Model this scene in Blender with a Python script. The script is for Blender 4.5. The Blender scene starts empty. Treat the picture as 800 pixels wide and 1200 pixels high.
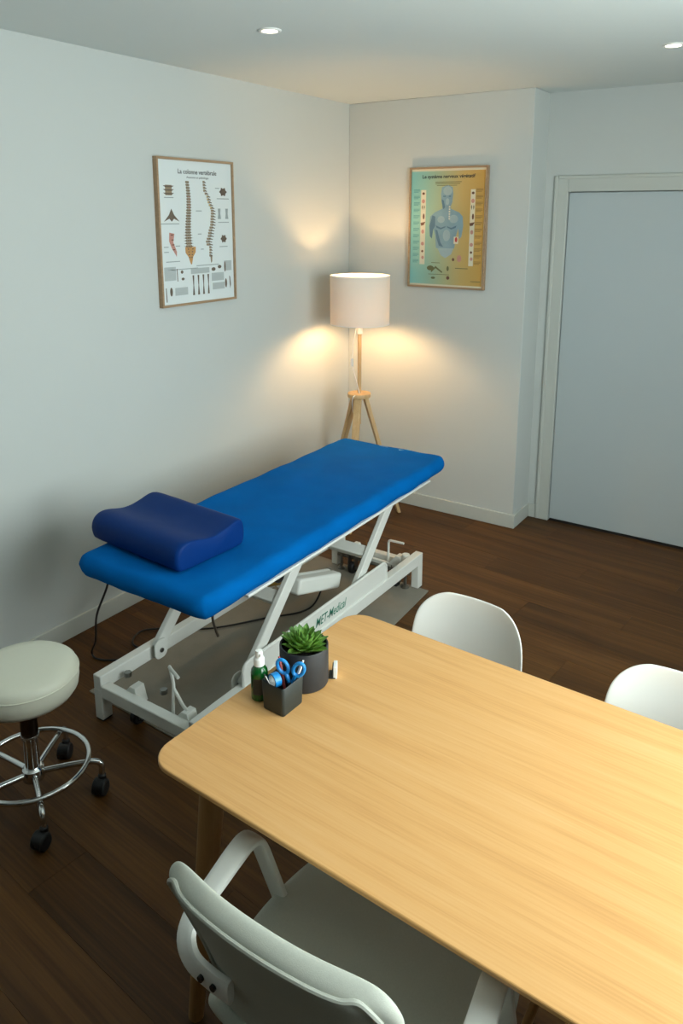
import bpy, bmesh, math, random
from mathutils import Vector, Matrix, noise
from mathutils.bvhtree import BVHTree

random.seed(7)
R = math.radians
scene = bpy.context.scene
COL = scene.collection

# ------------------------------------------------------------------ camera
cam_data = bpy.data.cameras.new('camera')
cam = bpy.data.objects.new('camera', cam_data)
COL.objects.link(cam)
YAW, PITCH, ROLL = -0.5873, 0.2170, 0.002
fw = Vector((math.sin(YAW) * math.cos(PITCH), math.cos(YAW) * math.cos(PITCH), -math.sin(PITCH)))
rt = Vector((math.cos(YAW), -math.sin(YAW), 0))
up = rt.cross(fw)
rt, up = rt * math.cos(ROLL) + up * math.sin(ROLL), up * math.cos(ROLL) - rt * math.sin(ROLL)
M = Matrix((rt, up, -fw)).transposed().to_4x4()
M.translation = Vector((2.708, -4.150, 1.838))
cam.matrix_world = M
cam_data.sensor_fit = 'AUTO'
cam_data.sensor_width = 36.0
cam_data.lens = 895.96 / 1200 * 36.0
cam_data.shift_y = -(600 - 448.9) / 1200
cam_data.clip_start = 0.05
scene.camera = cam

# ------------------------------------------------------------------ sky, light, exposure
world = bpy.data.worlds.new('overcast_sky')
scene.world = world
world.use_nodes = True
bg = world.node_tree.nodes['Background']
bg.inputs['Color'].default_value = (0.90, 1.0, 1.0, 1)
bg.inputs['Strength'].default_value = 11.0
scene.view_settings.view_transform = 'Standard'
scene.view_settings.look = 'None'
scene.view_settings.gamma = 1.0
scene.view_settings.use_curve_mapping = False
scene.view_settings.exposure = 0.0

RX = 3.30          # right wall (window wall)
FY = -6.60         # unseen wall behind the camera, set back to reduce bounce light
CZ = 2.50          # ceiling
BX = 1.18          # where the back wall steps back
BD = 0.2425        # depth of that step
WIN = (-3.45, -1.40, 0.80, 2.30)   # window opening: y0, y1, z0, z1

def portal(y0, y1, z0, z1):
    l = bpy.data.lights.new('window_portal', 'AREA')
    l.shape = 'RECTANGLE'
    l.size = y1 - y0
    l.size_y = z1 - z0
    l.cycles.is_portal = True
    o = bpy.data.objects.new('window_portal', l)
    COL.objects.link(o)
    o.location = (RX + 0.13, (y0 + y1) / 2, (z0 + z1) / 2)
    # local x -> world y, local y -> world z, local -z -> world -x
    o.matrix_world = Matrix(((0, 0, 1, RX + 0.13), (1, 0, 0, (y0 + y1) / 2), (0, 1, 0, (z0 + z1) / 2), (0, 0, 0, 1)))
    return o
portal(*WIN)

# ------------------------------------------------------------------ materials
def srgb(h):
    if isinstance(h, str):
        h = h.lstrip('#')
        c = [int(h[i:i + 2], 16) / 255 for i in (0, 2, 4)]
    else:
        c = [v / 255 for v in h]
    return tuple((v / 12.92 if v <= 0.04045 else ((v + 0.055) / 1.055) ** 2.4) for v in c) + (1.0,)

def mat(name, col, rough=0.5, metal=0.0, spec=0.5, bump=0.0, bscale=60.0, vary=0.0, vscale=6.0, bdist=0.002, coat=0.0,
        transm=0.0, stretch=None):
    m = bpy.data.materials.new(name)
    m.use_nodes = True
    nt = m.node_tree
    b = nt.nodes['Principled BSDF']
    c = srgb(col)
    b.inputs['Base Color'].default_value = c
    b.inputs['Roughness'].default_value = rough
    b.inputs['Metallic'].default_value = metal
    b.inputs['Specular IOR Level'].default_value = spec
    b.inputs['Coat Weight'].default_value = coat
    b.inputs['Transmission Weight'].default_value = transm
    tc = nt.nodes.new('ShaderNodeTexCoord')
    src = tc.outputs['Object']
    if stretch:
        mp = nt.nodes.new('ShaderNodeMapping')
        mp.inputs['Scale'].default_value = stretch
        nt.links.new(src, mp.inputs['Vector'])
        src = mp.outputs['Vector']
    n = nt.nodes.new('ShaderNodeTexNoise')
    n.inputs['Scale'].default_value = vscale
    n.inputs['Detail'].default_value = 4
    nt.links.new(src, n.inputs['Vector'])
    mx = nt.nodes.new('ShaderNodeMix')
    mx.data_type = 'RGBA'
    mx.inputs['A'].default_value = tuple(max(0, v * (1 - vary)) for v in c[:3]) + (1,)
    mx.inputs['B'].default_value = tuple(min(1, v * (1 + vary)) for v in c[:3]) + (1,)
    nt.links.new(n.outputs['Fac'], mx.inputs['Factor'])
    nt.links.new(mx.outputs['Result'], b.inputs['Base Color'])
    if bump:
        n2 = nt.nodes.new('ShaderNodeTexNoise')
        n2.inputs['Scale'].default_value = bscale
        n2.inputs['Detail'].default_value = 3
        nt.links.new(src, n2.inputs['Vector'])
        bp = nt.nodes.new('ShaderNodeBump')
        bp.inputs['Strength'].default_value = bump
        bp.inputs['Distance'].default_value = bdist
        nt.links.new(n2.outputs['Fac'], bp.inputs['Height'])
        nt.links.new(bp.outputs['Normal'], b.inputs['Normal'])
    return m

def wood(name, c1, c2, c3, rough=0.45, scale=1.0, along='X', rnd=0.0, bump=0.15, spec=0.5):
    """streaky grain along one local axis; rnd lets each object take its own tone"""
    m = bpy.data.materials.new(name)
    m.use_nodes = True
    nt = m.node_tree
    L = nt.links.new
    b = nt.nodes['Principled BSDF']
    b.inputs['Roughness'].default_value = rough
    b.inputs['Specular IOR Level'].default_value = spec
    tc = nt.nodes.new('ShaderNodeTexCoord')
    oi = nt.nodes.new('ShaderNodeObjectInfo')
    add = nt.nodes.new('ShaderNodeVectorMath')
    add.operation = 'ADD'
    sc = nt.nodes.new('ShaderNodeVectorMath')
    sc.operation = 'SCALE'
    sc.inputs[0].default_value = (7.3, 3.1, 5.7)
    L(oi.outputs['Random'], sc.inputs['Scale'])
    L(tc.outputs['Object'], add.inputs[0])
    L(sc.outputs['Vector'], add.inputs[1])
    mp = nt.nodes.new('ShaderNodeMapping')
    s = {'X': (0.9, 14, 14), 'Y': (14, 0.9, 14), 'Z': (14, 14, 0.9)}[along]
    mp.inputs['Scale'].default_value = tuple(v * scale for v in s)
    L(add.outputs['Vector'], mp.inputs['Vector'])
    n1 = nt.nodes.new('ShaderNodeTexNoise')
    n1.inputs['Scale'].default_value = 1.0
    n1.inputs['Detail'].default_value = 6
    n1.inputs['Roughness'].default_value = 0.62
    n1.inputs['Distortion'].default_value = 0.4
    L(mp.outputs['Vector'], n1.inputs['Vector'])
    mp2 = nt.nodes.new('ShaderNodeMapping')
    mp2.inputs['Scale'].default_value = tuple((v * 9 if v > 5 else v * 2) * scale for v in s)
    L(add.outputs['Vector'], mp2.inputs['Vector'])
    n2 = nt.nodes.new('ShaderNodeTexNoise')
    n2.inputs['Scale'].default_value = 1.0
    n2.inputs['Detail'].default_value = 3
    L(mp2.outputs['Vector'], n2.inputs['Vector'])
    mxf = nt.nodes.new('ShaderNodeMath')
    mxf.operation = 'MULTIPLY_ADD'
    mxf.inputs[1].default_value = 0.35
    L(n2.outputs['Fac'], mxf.inputs[0])
    mf2 = nt.nodes.new('ShaderNodeMath')
    mf2.operation = 'MULTIPLY'
    mf2.inputs[1].default_value = 0.68
    L(n1.outputs['Fac'], mf2.inputs[0])
    L(mf2.outputs[0], mxf.inputs[2])
    mad = nt.nodes.new('ShaderNodeMath')
    mad.operation = 'MULTIPLY_ADD'
    mad.inputs[1].default_value = rnd
    mad.inputs[2].default_value = -rnd / 2
    L(oi.outputs['Random'], mad.inputs[0])
    sm = nt.nodes.new('ShaderNodeMath')
    L(mad.outputs[0], sm.inputs[0])
    L(mxf.outputs[0], sm.inputs[1])
    cr = nt.nodes.new('ShaderNodeValToRGB')
    e = cr.color_ramp.elements
    e[0].position = 0.30
    e[0].color = srgb(c1)
    e[1].position = 0.72
    e[1].color = srgb(c3)
    k = cr.color_ramp.elements.new(0.5)
    k.color = srgb(c2)
    L(sm.outputs[0], cr.inputs['Fac'])
    L(cr.outputs['Color'], b.inputs['Base Color'])
    if bump:
        bp = nt.nodes.new('ShaderNodeBump')
        bp.inputs['Strength'].default_value = bump
        bp.inputs['Distance'].default_value = 0.0008
        L(n2.outputs['Fac'], bp.inputs['Height'])
        L(bp.outputs['Normal'], b.inputs['Normal'])
    return m

def emit(name, col, strength):
    m = bpy.data.materials.new(name)
    m.use_nodes = True
    nt = m.node_tree
    nt.nodes.remove(nt.nodes['Principled BSDF'])
    e = nt.nodes.new('ShaderNodeEmission')
    e.inputs['Color'].default_value = srgb(col)
    e.inputs['Strength'].default_value = strength
    nt.links.new(e.outputs[0], nt.nodes['Material Output'].inputs['Surface'])
    return m

def shade_mat():
    m = bpy.data.materials.new('lamp_shade_fabric')
    m.use_nodes = True
    nt = m.node_tree
    L = nt.links.new
    nt.nodes.remove(nt.nodes['Principled BSDF'])
    d = nt.nodes.new('ShaderNodeBsdfDiffuse')
    t = nt.nodes.new('ShaderNodeBsdfTranslucent')
    d.inputs['Color'].default_value = srgb('#f0e9dd')
    t.inputs['Color'].default_value = srgb('#f6dfbc')
    tc = nt.nodes.new('ShaderNodeTexCoord')
    mp = nt.nodes.new('ShaderNodeMapping')
    mp.inputs['Scale'].default_value = (500, 500, 500)
    L(tc.outputs['Object'], mp.inputs['Vector'])
    n = nt.nodes.new('ShaderNodeTexNoise')
    L(mp.outputs['Vector'], n.inputs['Vector'])
    bp = nt.nodes.new('ShaderNodeBump')
    bp.inputs['Strength'].default_value = 0.15
    bp.inputs['Distance'].default_value = 0.001
    L(n.outputs['Fac'], bp.inputs['Height'])
    L(bp.outputs['Normal'], d.inputs['Normal'])
    mx = nt.nodes.new('ShaderNodeMixShader')
    mx.inputs['Fac'].default_value = 0.09
    L(d.outputs[0], mx.inputs[1])
    L(t.outputs[0], mx.inputs[2])
    L(mx.outputs[0], nt.nodes['Material Output'].inputs['Surface'])
    return m

def pane_mat():
    m = bpy.data.materials.new('window_glass')
    m.use_nodes = True
    nt = m.node_tree
    nt.nodes.remove(nt.nodes['Principled BSDF'])
    t = nt.nodes.new('ShaderNodeBsdfTransparent')
    t.inputs['Color'].default_value = (0.98, 0.99, 0.985, 1)
    g = nt.nodes.new('ShaderNodeBsdfGlossy')
    g.inputs['Roughness'].default_value = 0.02
    mx = nt.nodes.new('ShaderNodeMixShader')
    mx.inputs['Fac'].default_value = 0.04
    nt.links.new(t.outputs[0], mx.inputs[1])
    nt.links.new(g.outputs[0], mx.inputs[2])
    nt.links.new(mx.outputs[0], nt.nodes['Material Output'].inputs['Surface'])
    return m

def gradient_print():
    """the printed background of the second poster: teal on the left to ochre on the right"""
    m = bpy.data.materials.new('teal_to_ochre_print')
    m.use_nodes = True
    nt = m.node_tree
    L = nt.links.new
    b = nt.nodes['Principled BSDF']
    b.inputs['Roughness'].default_value = 0.45
    tc = nt.nodes.new('ShaderNodeTexCoord')
    sp = nt.nodes.new('ShaderNodeSeparateXYZ')
    L(tc.outputs['Object'], sp.inputs[0])
    mr = nt.nodes.new('ShaderNodeMapRange')
    mr.inputs['From Min'].default_value = -0.245
    mr.inputs['From Max'].default_value = 0.245
    L(sp.outputs['X'], mr.inputs['Value'])
    cr = nt.nodes.new('ShaderNodeValToRGB')
    e = cr.color_ramp.elements
    e[0].position = 0.0
    e[0].color = srgb('#7fc0bf')
    e[1].position = 1.0
    e[1].color = srgb('#c79a48')
    for pos, c in ((0.2, '#8fbcae'), (0.45, '#a7b089'), (0.7, '#bfa565')):
        k = e.new(pos)
        k.color = srgb(c)
    L(mr.outputs[0], cr.inputs['Fac'])
    L(cr.outputs['Color'], b.inputs['Base Color'])
    return m

MT = {
    'wall': mat('white_wall_paint', '#c9cdca', 0.75, bump=0.05, bscale=220, vary=0.012, vscale=3, spec=0.25),
    'unseen_dark': mat('bounce_cutting_dark_wall', '#4b4c4a', 0.8, bump=0.05, bscale=220, vary=0.02, vscale=3, spec=0.2),  # invented dark tone for the unseen front wall, cuts bounce light
    'ceil': mat('white_ceiling_paint', '#d8dfdd', 0.85, bump=0.03, bscale=200, vary=0.012, vscale=2, spec=0.2),
    'trim': mat('white_trim_gloss_paint', '#c6c9c2', 0.4, vary=0.015, vscale=8),
    'door': mat('pale_grey_door_paint', '#bcc5c7', 0.5, vary=0.015, vscale=3),
    'gap': mat('dark_floor_joint', '#1a120b', 0.8),
    'plank': wood('dark_walnut_plank', '#37220d', '#523415', '#6e4920', rough=0.5, scale=1.0, rnd=0.09, spec=0.25),
    'oak': wood('light_oak_veneer', '#c8945a', '#d8a467', '#dfb077', rough=0.42, scale=2.0, bump=0.05, spec=0.35),
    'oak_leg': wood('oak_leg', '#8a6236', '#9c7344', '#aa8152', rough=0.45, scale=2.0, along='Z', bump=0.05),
    'pine': wood('pale_birch_lamp_wood', '#c09a68', '#d3af7e', '#e0c294', rough=0.5, scale=3.0, along='Z', bump=0.05),
    'frame_wood': wood('thin_oak_picture_frame', '#94775a', '#a68868', '#b59878', rough=0.5, scale=4.0, bump=0.05),
    'blue': mat('royal_blue_terry_cover', '#0060aa', 0.95, spec=0.05, bump=0.5, bscale=420, vary=0.20, vscale=6, bdist=0.0015),
    'navy': mat('navy_blue_leatherette', '#06306e', 0.5, spec=0.10, bump=0.12, bscale=300, vary=0.06, vscale=5, bdist=0.0008),
    'white_metal': mat('white_powder_coated_steel', '#e2e3dc', 0.38, vary=0.02, vscale=10),
    'chrome': mat('chrome', '#d5d6d6', 0.10, metal=1.0, vary=0.02),
    'steel': mat('grey_steel', '#8d8d88', 0.3, metal=1.0, vary=0.05),
    'black': mat('black_plastic', '#151516', 0.45, vary=0.1),
    'rubber': mat('black_rubber', '#101011', 0.6, vary=0.1),
    'carpet': mat('grey_felt_mat', '#8d877b', 0.97, spec=0.1, bump=0.8, bscale=350, vary=0.10, vscale=16, bdist=0.002),
    'cream': mat('cream_leatherette', '#d9d8c6', 0.45, bump=0.06, bscale=350, vary=0.02, vscale=6, bdist=0.0006),
    'greyfab': mat('pale_grey_woven_fabric', '#bcbeb3', 0.95, spec=0.15, bump=0.35, bscale=800, vary=0.09, vscale=300, bdist=0.0006),
    'white_plastic': mat('white_moulded_plastic', '#ecebe5', 0.38, vary=0.008, vscale=4),
    'shell': mat('white_shell_plastic', '#efede6', 0.42, vary=0.008, vscale=4),
    'pot': mat('charcoal_ceramic', '#2c2e31', 0.55, vary=0.05, vscale=20),
    'cup': mat('dark_slate_plastic', '#28302f', 0.5, vary=0.04, vscale=20),
    'soil': mat('dark_soil', '#1e1710', 0.95, bump=1.0, bscale=200, vary=0.3, vscale=80, bdist=0.004),
    'leaf': None,
    'scissor_blue': mat('bright_blue_plastic', '#1f8fdc', 0.35, vary=0.04),
    'pen_red': mat('dull_red_plastic', '#a23f3c', 0.4, vary=0.05),
    'white': mat('plain_white', '#eeeeea', 0.45, vary=0.01),
    'bottle': mat('dark_green_bottle_plastic', '#0d5a22', 0.15, vary=0.05, coat=0.4),
    'paper': mat('poster_paper', '#dfe6e6', 0.5, vary=0.01, vscale=4),
    'ink': mat('black_ink', '#2a2e2f', 0.6),
    'greyink': mat('grey_text_ink', '#9aa5a5', 0.6, vary=0.08, vscale=120, stretch=(0.2, 1, 8)),
    'blockink': mat('pale_grey_text_block', '#b4bcbc', 0.6, vary=0.12, vscale=60, stretch=(0.3, 1, 12)),
    'bone': mat('bone_ink', '#94836a', 0.6, vary=0.2, vscale=60),
    'bone_dark': mat('dark_bone_ink', '#6a5d50', 0.6, vary=0.25, vscale=60),
    'bone_orange': mat('orange_bone_ink', '#c0915a', 0.6, vary=0.15, vscale=60),
    'pinkink': mat('pink_ink', '#c08c80', 0.6, vary=0.12, vscale=60),
    'yellowink': mat('yellow_ink', '#cfb678', 0.6),
    'redink': mat('red_ink', '#a93a3a', 0.6),
    'brownink': mat('brown_ink', '#6d4a38', 0.6, vary=0.1),
    'tealink': mat('teal_ink', '#4f8f92', 0.6, vary=0.1),
    'olive': mat('olive_ink', '#6a6a45', 0.6, vary=0.1),
    'ochreink': mat('ochre_ink', '#92713a', 0.6),
    'skin_blue': mat('blue_grey_body_ink', '#7d9dab', 0.55, vary=0.25, vscale=14),
    'skin_dark': mat('dark_blue_body_ink', '#54768a', 0.55, vary=0.2, vscale=20),
    'skin_light': mat('light_body_ink', '#98b0b6', 0.55, vary=0.1, vscale=20),
    'cream_ink': mat('cream_ink', '#d8d2ba', 0.55, vary=0.03),
    'green_ink': mat('green_logo_ink', '#1f7d63', 0.5),
    'lightblue': mat('pale_blue_thread', '#5f9fd0', 0.7),
    'glow': emit('warm_bulb', '#ffcd90', 330.0),
    'spot': emit('downlight_lens', '#fff0d0', 9.0),
    'brass': mat('brass_fitting', '#b08d4a', 0.3, metal=1.0),
    'shade': shade_mat(),
    'pane': pane_mat(),
    'gradient': gradient_print(),
}

def leaf_mat():
    m = bpy.data.materials.new('succulent_green')
    m.use_nodes = True
    nt = m.node_tree
    L = nt.links.new
    b = nt.nodes['Principled BSDF']
    b.inputs['Roughness'].default_value = 0.42
    tc = nt.nodes.new('ShaderNodeTexCoord')
    sp = nt.nodes.new('ShaderNodeSeparateXYZ')
    L(tc.outputs['Object'], sp.inputs[0])
    mr = nt.nodes.new('ShaderNodeMapRange')
    mr.inputs['From Min'].default_value = 0.0
    mr.inputs['From Max'].default_value = 0.06
    L(sp.outputs['X'], mr.inputs['Value'])
    cr = nt.nodes.new('ShaderNodeValToRGB')
    e = cr.color_ramp.elements
    e[0].color = srgb('#c9dc6c')
    e[1].color = srgb('#4a7838')
    k = e.new(0.45)
    k.color = srgb('#86b048')
    L(mr.outputs[0], cr.inputs['Fac'])
    L(cr.outputs['Color'], b.inputs['Base Color'])
    return m
MT['leaf'] = leaf_mat()

# ------------------------------------------------------------------ mesh helpers
class MB:
    def __init__(s):
        s.v = []
        s.f = []
    def add(s, vs, fs, mtx=None):
        k = len(s.v)
        for p in vs:
            p = Vector(p)
            s.v.append(tuple(mtx @ p) if mtx else tuple(p))
        s.f += [tuple(i + k for i in f) for f in fs]
        return s
    def box(s, x0, x1, y0, y1, z0, z1, mtx=None):
        vs = [(x0, y0, z0), (x1, y0, z0), (x1, y1, z0), (x0, y1, z0), (x0, y0, z1), (x1, y0, z1), (x1, y1, z1), (x0, y1, z1)]
        return s.add(vs, [(0, 3, 2, 1), (4, 5, 6, 7), (0, 1, 5, 4), (1, 2, 6, 5), (2, 3, 7, 6), (3, 0, 4, 7)], mtx)
    def bar(s, a, b, w, h, side=(1, 0, 0)):
        """rectangular bar from a to b; w along `side`, h along the other cross axis"""
        a, b = Vector(a), Vector(b)
        d = (b - a)
        ln = d.length
        d.normalize()
        sd = Vector(side)
        sd = (sd - d * sd.dot(d)).normalized()
        t = d.cross(sd)
        m = Matrix((sd, t, d)).transposed().to_4x4()
        m.translation = a
        return s.box(-w / 2, w / 2, -h / 2, h / 2, 0, ln, m)
    def cyl(s, a, b, r0, r1=None, n=20, caps=True):
        a, b = Vector(a), Vector(b)
        r1 = r0 if r1 is None else r1
        d = (b - a).normalized()
        u = d.orthogonal().normalized()
        w = d.cross(u)
        vs = []
        for c, r in ((a, r0), (b, r1)):
            for i in range(n):
                t = 2 * math.pi * i / n
                vs.append(c + (u * math.cos(t) + w * math.sin(t)) * r)
        fs = [(i, (i + 1) % n, n + (i + 1) % n, n + i) for i in range(n)]
        if caps:
            fs += [tuple(reversed(range(n))), tuple(range(n, 2 * n))]
        return s.add(vs, fs)
    def tube(s, pts, r, n=10, closed=False, flat=None):
        """tube along points; flat=(half width dir vector fn) gives a band section (rw, rt)"""
        pts = [Vector(p) for p in pts]
        m = len(pts)
        vs = []
        prev = None
        for i, p in enumerate(pts):
            if closed:
                d = pts[(i + 1) % m] - pts[i - 1]
            else:
                d = pts[min(i + 1, m - 1)] - pts[max(i - 1, 0)]
            d.normalize()
            if prev is None:
                u = d.orthogonal().normalized()
            else:
                u = (prev - d * prev.dot(d)).normalized()
            prev = u
            w = d.cross(u)
            for k in range(n):
                t = 2 * math.pi * k / n
                vs.append(p + (u * math.cos(t) + w * math.sin(t)) * r)
        fs = []
        rng = m if closed else m - 1
        for i in range(rng):
            j = (i + 1) % m
            for k in range(n):
                fs.append((i * n + k, i * n + (k + 1) % n, j * n + (k + 1) % n, j * n + k))
        if not closed:
            fs += [tuple(reversed(range(n))), tuple(range((m - 1) * n, m * n))]
        return s.add(vs, fs)
    def lathe(s, prof, n=32, c=(0, 0, 0), cap=True):
        vs = []
        for r, z in prof:
            for i in range(n):
                t = 2 * math.pi * i / n
                vs.append((c[0] + r * math.cos(t), c[1] + r * math.sin(t), c[2] + z))
        fs = []
        for j in range(len(prof) - 1):
            for i in range(n):
                fs.append((j * n + i, j * n + (i + 1) % n, (j + 1) * n + (i + 1) % n, (j + 1) * n + i))
        if cap:
            fs += [tuple(reversed(range(n))), tuple(range((len(prof) - 1) * n, len(prof) * n))]
        return s.add(vs, fs)
    def prism(s, poly, z0, z1, mtx=None):
        n = len(poly)
        vs = [(x, y, z0) for x, y in poly] + [(x, y, z1) for x, y in poly]
        fs = [tuple(reversed(range(n))), tuple(range(n, 2 * n))] + [(i, (i + 1) % n, n + (i + 1) % n, n + i) for i in range(n)]
        return s.add(vs, fs, mtx)
    def mesh(s, name, material, smooth=True, angle=35):
        me = bpy.data.meshes.new(name)
        me.from_pydata(s.v, [], s.f)
        me.update()
        bm = bmesh.new()
        bm.from_mesh(me)
        bmesh.ops.recalc_face_normals(bm, faces=bm.faces)
        bm.to_mesh(me)
        bm.free()
        if smooth:
            for p in me.polygons:
                p.use_smooth = True
            me.set_sharp_from_angle(angle=R(angle))
        me.materials.append(material)
        return me
    def build(s, name, m, parent=None, bevel=0.0, sub=0, smooth=True, angle=35, segs=2):
        o = bpy.data.objects.new(name, s.mesh(name, MT[m] if isinstance(m, str) else m, smooth, angle))
        COL.objects.link(o)
        o.parent = parent
        if bevel:
            b = o.modifiers.new('bevel', 'BEVEL')
            b.width = bevel
            b.segments = segs
            b.limit_method = 'ANGLE'
            b.angle_limit = R(40)
        if sub:
            b = o.modifiers.new('subdivision', 'SUBSURF')
            b.levels = b.render_levels = sub
        return o

def tag(o, label=None, cat=None, group=None, kind=None):
    if label: o['label'] = label
    if cat: o['category'] = cat
    if group: o['group'] = group
    if kind: o['kind'] = kind
    return o

def thing(name, label, cat, loc=(0, 0, 0), rz=0.0, group=None):
    o = bpy.data.objects.new(name, None)
    o.empty_display_size = 0.05
    COL.objects.link(o)
    o.location = loc
    o.rotation_euler = (0, 0, rz)
    return tag(o, label, cat, group)

def struct(o):
    o['kind'] = 'structure'
    return o

def rrect(x0, x1, y0, y1, r, n=8):
    pts = []
    for cx, cy, a in ((x1 - r, y1 - r, 0), (x0 + r, y1 - r, 90), (x0 + r, y0 + r, 180), (x1 - r, y0 + r, 270)):
        for i in range(n + 1):
            t = R(a + 90 * i / n)
            pts.append((cx + r * math.cos(t), cy + r * math.sin(t)))
    return pts

def smooth_path(pts, k=6, closed=False):
    """Catmull-Rom through points"""
    P = [Vector(p) for p in pts]
    n = len(P)
    out = []
    rng = n if closed else n - 1
    for i in range(rng):
        p1, p2 = P[i], P[(i + 1) % n]
        p0 = P[i - 1] if (closed or i > 0) else p1 * 2 - p2
        p3 = P[(i + 2) % n] if (closed or i + 2 < n) else p2 * 2 - p1
        for j in range(k):
            t = j / k
            out.append(0.5 * ((2 * p1) + (p2 - p0) * t + (2 * p0 - 5 * p1 + 4 * p2 - p3) * t * t + (3 * p1 - p0 - 3 * p2 + p3) * t ** 3))
    if not closed:
        out.append(P[-1])
    return out

def band(pts, wdirs, w, t, n=14):
    """flat rounded band along points; wdirs gives the width direction at each point"""
    m = MB()
    P = [Vector(p) for p in pts]
    vs = []
    k = len(P)
    for i, p in enumerate(P):
        d = (P[min(i + 1, k - 1)] - P[max(i - 1, 0)]).normalized()
        u = Vector(wdirs[i])
        u = (u - d * u.dot(d)).normalized()
        v = d.cross(u)
        for j in range(n):
            a = 2 * math.pi * j / n
            ca, sa = math.cos(a), math.sin(a)
            e = 0.6
            vs.append(p + u * (w / 2 * math.copysign(abs(ca) ** e, ca)) + v * (t / 2 * math.copysign(abs(sa) ** e, sa)))
    fs = []
    for i in range(k - 1):
        for j in range(n):
            fs.append((i * n + j, i * n + (j + 1) % n, (i + 1) * n + (j + 1) % n, (i + 1) * n + j))
    fs += [tuple(reversed(range(n))), tuple(range((k - 1) * n, k * n))]
    return m.add(vs, fs)

def text_mesh(name, txt, size, m, parent, loc, rot, width=None, bold=0.0, shear=0.0):
    c = bpy.data.curves.new(name, 'FONT')
    c.body = txt
    c.size = size
    c.align_x = 'CENTER'
    c.align_y = 'CENTER'
    c.offset = bold
    c.shear = shear
    c.resolution_u = 3
    tmp = bpy.data.objects.new('tmp_text', c)
    COL.objects.link(tmp)
    bpy.context.view_layer.update()
    me = bpy.data.meshes.new_from_object(tmp.evaluated_get(bpy.context.evaluated_depsgraph_get()))
    bpy.data.objects.remove(tmp)
    bpy.data.curves.remove(c)
    me.name = name
    if width:
        xs = [v.co.x for v in me.vertices]
        k = width / (max(xs) - min(xs))
        for v in me.vertices:
            v.co.x *= k
    me.materials.clear()
    me.materials.append(MT[m])
    o = bpy.data.objects.new(name, me)
    COL.objects.link(o)
    o.parent = parent
    o.location = loc
    o.rotation_euler = rot
    return o

# ================================================================== THE SETTING
# floor: slab plus planks
fl = struct(MB().box(-0.05, RX + 0.05, FY - 0.05, 0.45, -0.10, -0.012).build('floor', 'gap'))
PA = R(-5.0)
ca, sa = math.cos(PA), math.sin(PA)
room_poly = [(0, FY), (RX, FY), (RX, BD), (BX, BD), (BX, 0), (0, 0)]
def clip_halfplane(poly, nx, ny, c):
    out = []
    for i in range(len(poly)):
        a, b = poly[i - 1], poly[i]
        da, db = nx * a[0] + ny * a[1] - c, nx * b[0] + ny * b[1] - c
        if (da < 0) != (db < 0):
            t = da / (da - db)
            out.append((a[0] + (b[0] - a[0]) * t, a[1] + (b[1] - a[1]) * t))
        if db < 0:
            out.append(b)
    return out
PW, PLEN, GAP = 0.184, 1.22, 0.0005
ox, oy = 1.9, -2.5
for row in range(-26, 19):
    off = (row * 0.437) % PLEN
    for k in range(-4, 4):
        u0 = k * PLEN + off - 0.3
        u1 = u0 + PLEN
        w0 = row * PW
        w1 = w0 + PW
        loc = [((x - ox) * ca + (y - oy) * sa, -(x - ox) * sa + (y - oy) * ca) for x, y in room_poly]
        for nx, ny, c in ((-1, 0, -(u0 + GAP)), (1, 0, u1 - GAP), (0, -1, -(w0 + GAP)), (0, 1, w1 - GAP)):
            loc = clip_halfplane(loc, nx, ny, c)
            if not loc:
                break
        if len(loc) < 3:
            continue
        area = abs(sum(loc[i - 1][0] * loc[i][1] - loc[i][0] * loc[i - 1][1] for i in range(len(loc)))) / 2
        if area < 0.002:
            continue
        cx, cy = (u0 + u1) / 2, (w0 + w1) / 2
        dedup = []
        for p in loc:
            q = (p[0] - cx, p[1] - cy)
            if not dedup or (abs(q[0] - dedup[-1][0]) + abs(q[1] - dedup[-1][1])) > 1e-5:
                dedup.append(q)
        if len(dedup) > 2 and abs(dedup[0][0] - dedup[-1][0]) + abs(dedup[0][1] - dedup[-1][1]) < 1e-5:
            dedup.pop()
        if len(dedup) < 3:
            continue
        o = MB().prism(dedup, -0.012, 0.0).build('plank', 'plank', fl, smooth=False)
        o.location = (ox + cx * ca - cy * sa, oy + cx * sa + cy * ca, 0)
        o.rotation_euler = (0, 0, PA)

struct(MB().box(-0.15, RX + 0.25, FY - 0.15, 0.45, CZ, CZ + 0.12).build('ceiling', 'ceil'))
struct(MB().box(-0.15, 0, FY - 0.15, 0.45, 0, CZ).build('wall_left', 'wall'))
struct(MB().box(0, BX, 0, 0.45, 0, CZ).build('wall_back', 'wall', bevel=0.004))
DX0, DX1, DZ = 1.315, 2.235, 1.965
w = MB()
w.box(BX, DX0, BD, 0.45, 0, CZ)
w.box(DX0, DX1, BD, 0.45, DZ, CZ)
w.box(DX1, RX, BD, 0.45, 0, CZ)
w.box(DX0, DX1, 0.40, 0.45, 0, DZ)  # unseen panel added behind the door, blocks sky light leaking under it
struct(w.build('wall_recess', 'wall'))
y0, y1, z0, z1 = WIN
w = MB()
w.box(RX, RX + 0.25, FY, y0, 0, CZ)
w.box(RX, RX + 0.25, y1, 0.45, 0, CZ)
w.box(RX, RX + 0.25, y0, y1, 0, z0)
w.box(RX, RX + 0.25, y0, y1, z1, CZ)
struct(w.build('wall_right', 'wall'))
struct(MB().box(0, RX, FY - 0.15, FY, 0, CZ).build('wall_front', 'unseen_dark'))  # coloured dark so little light bounces onto the chair back

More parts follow.
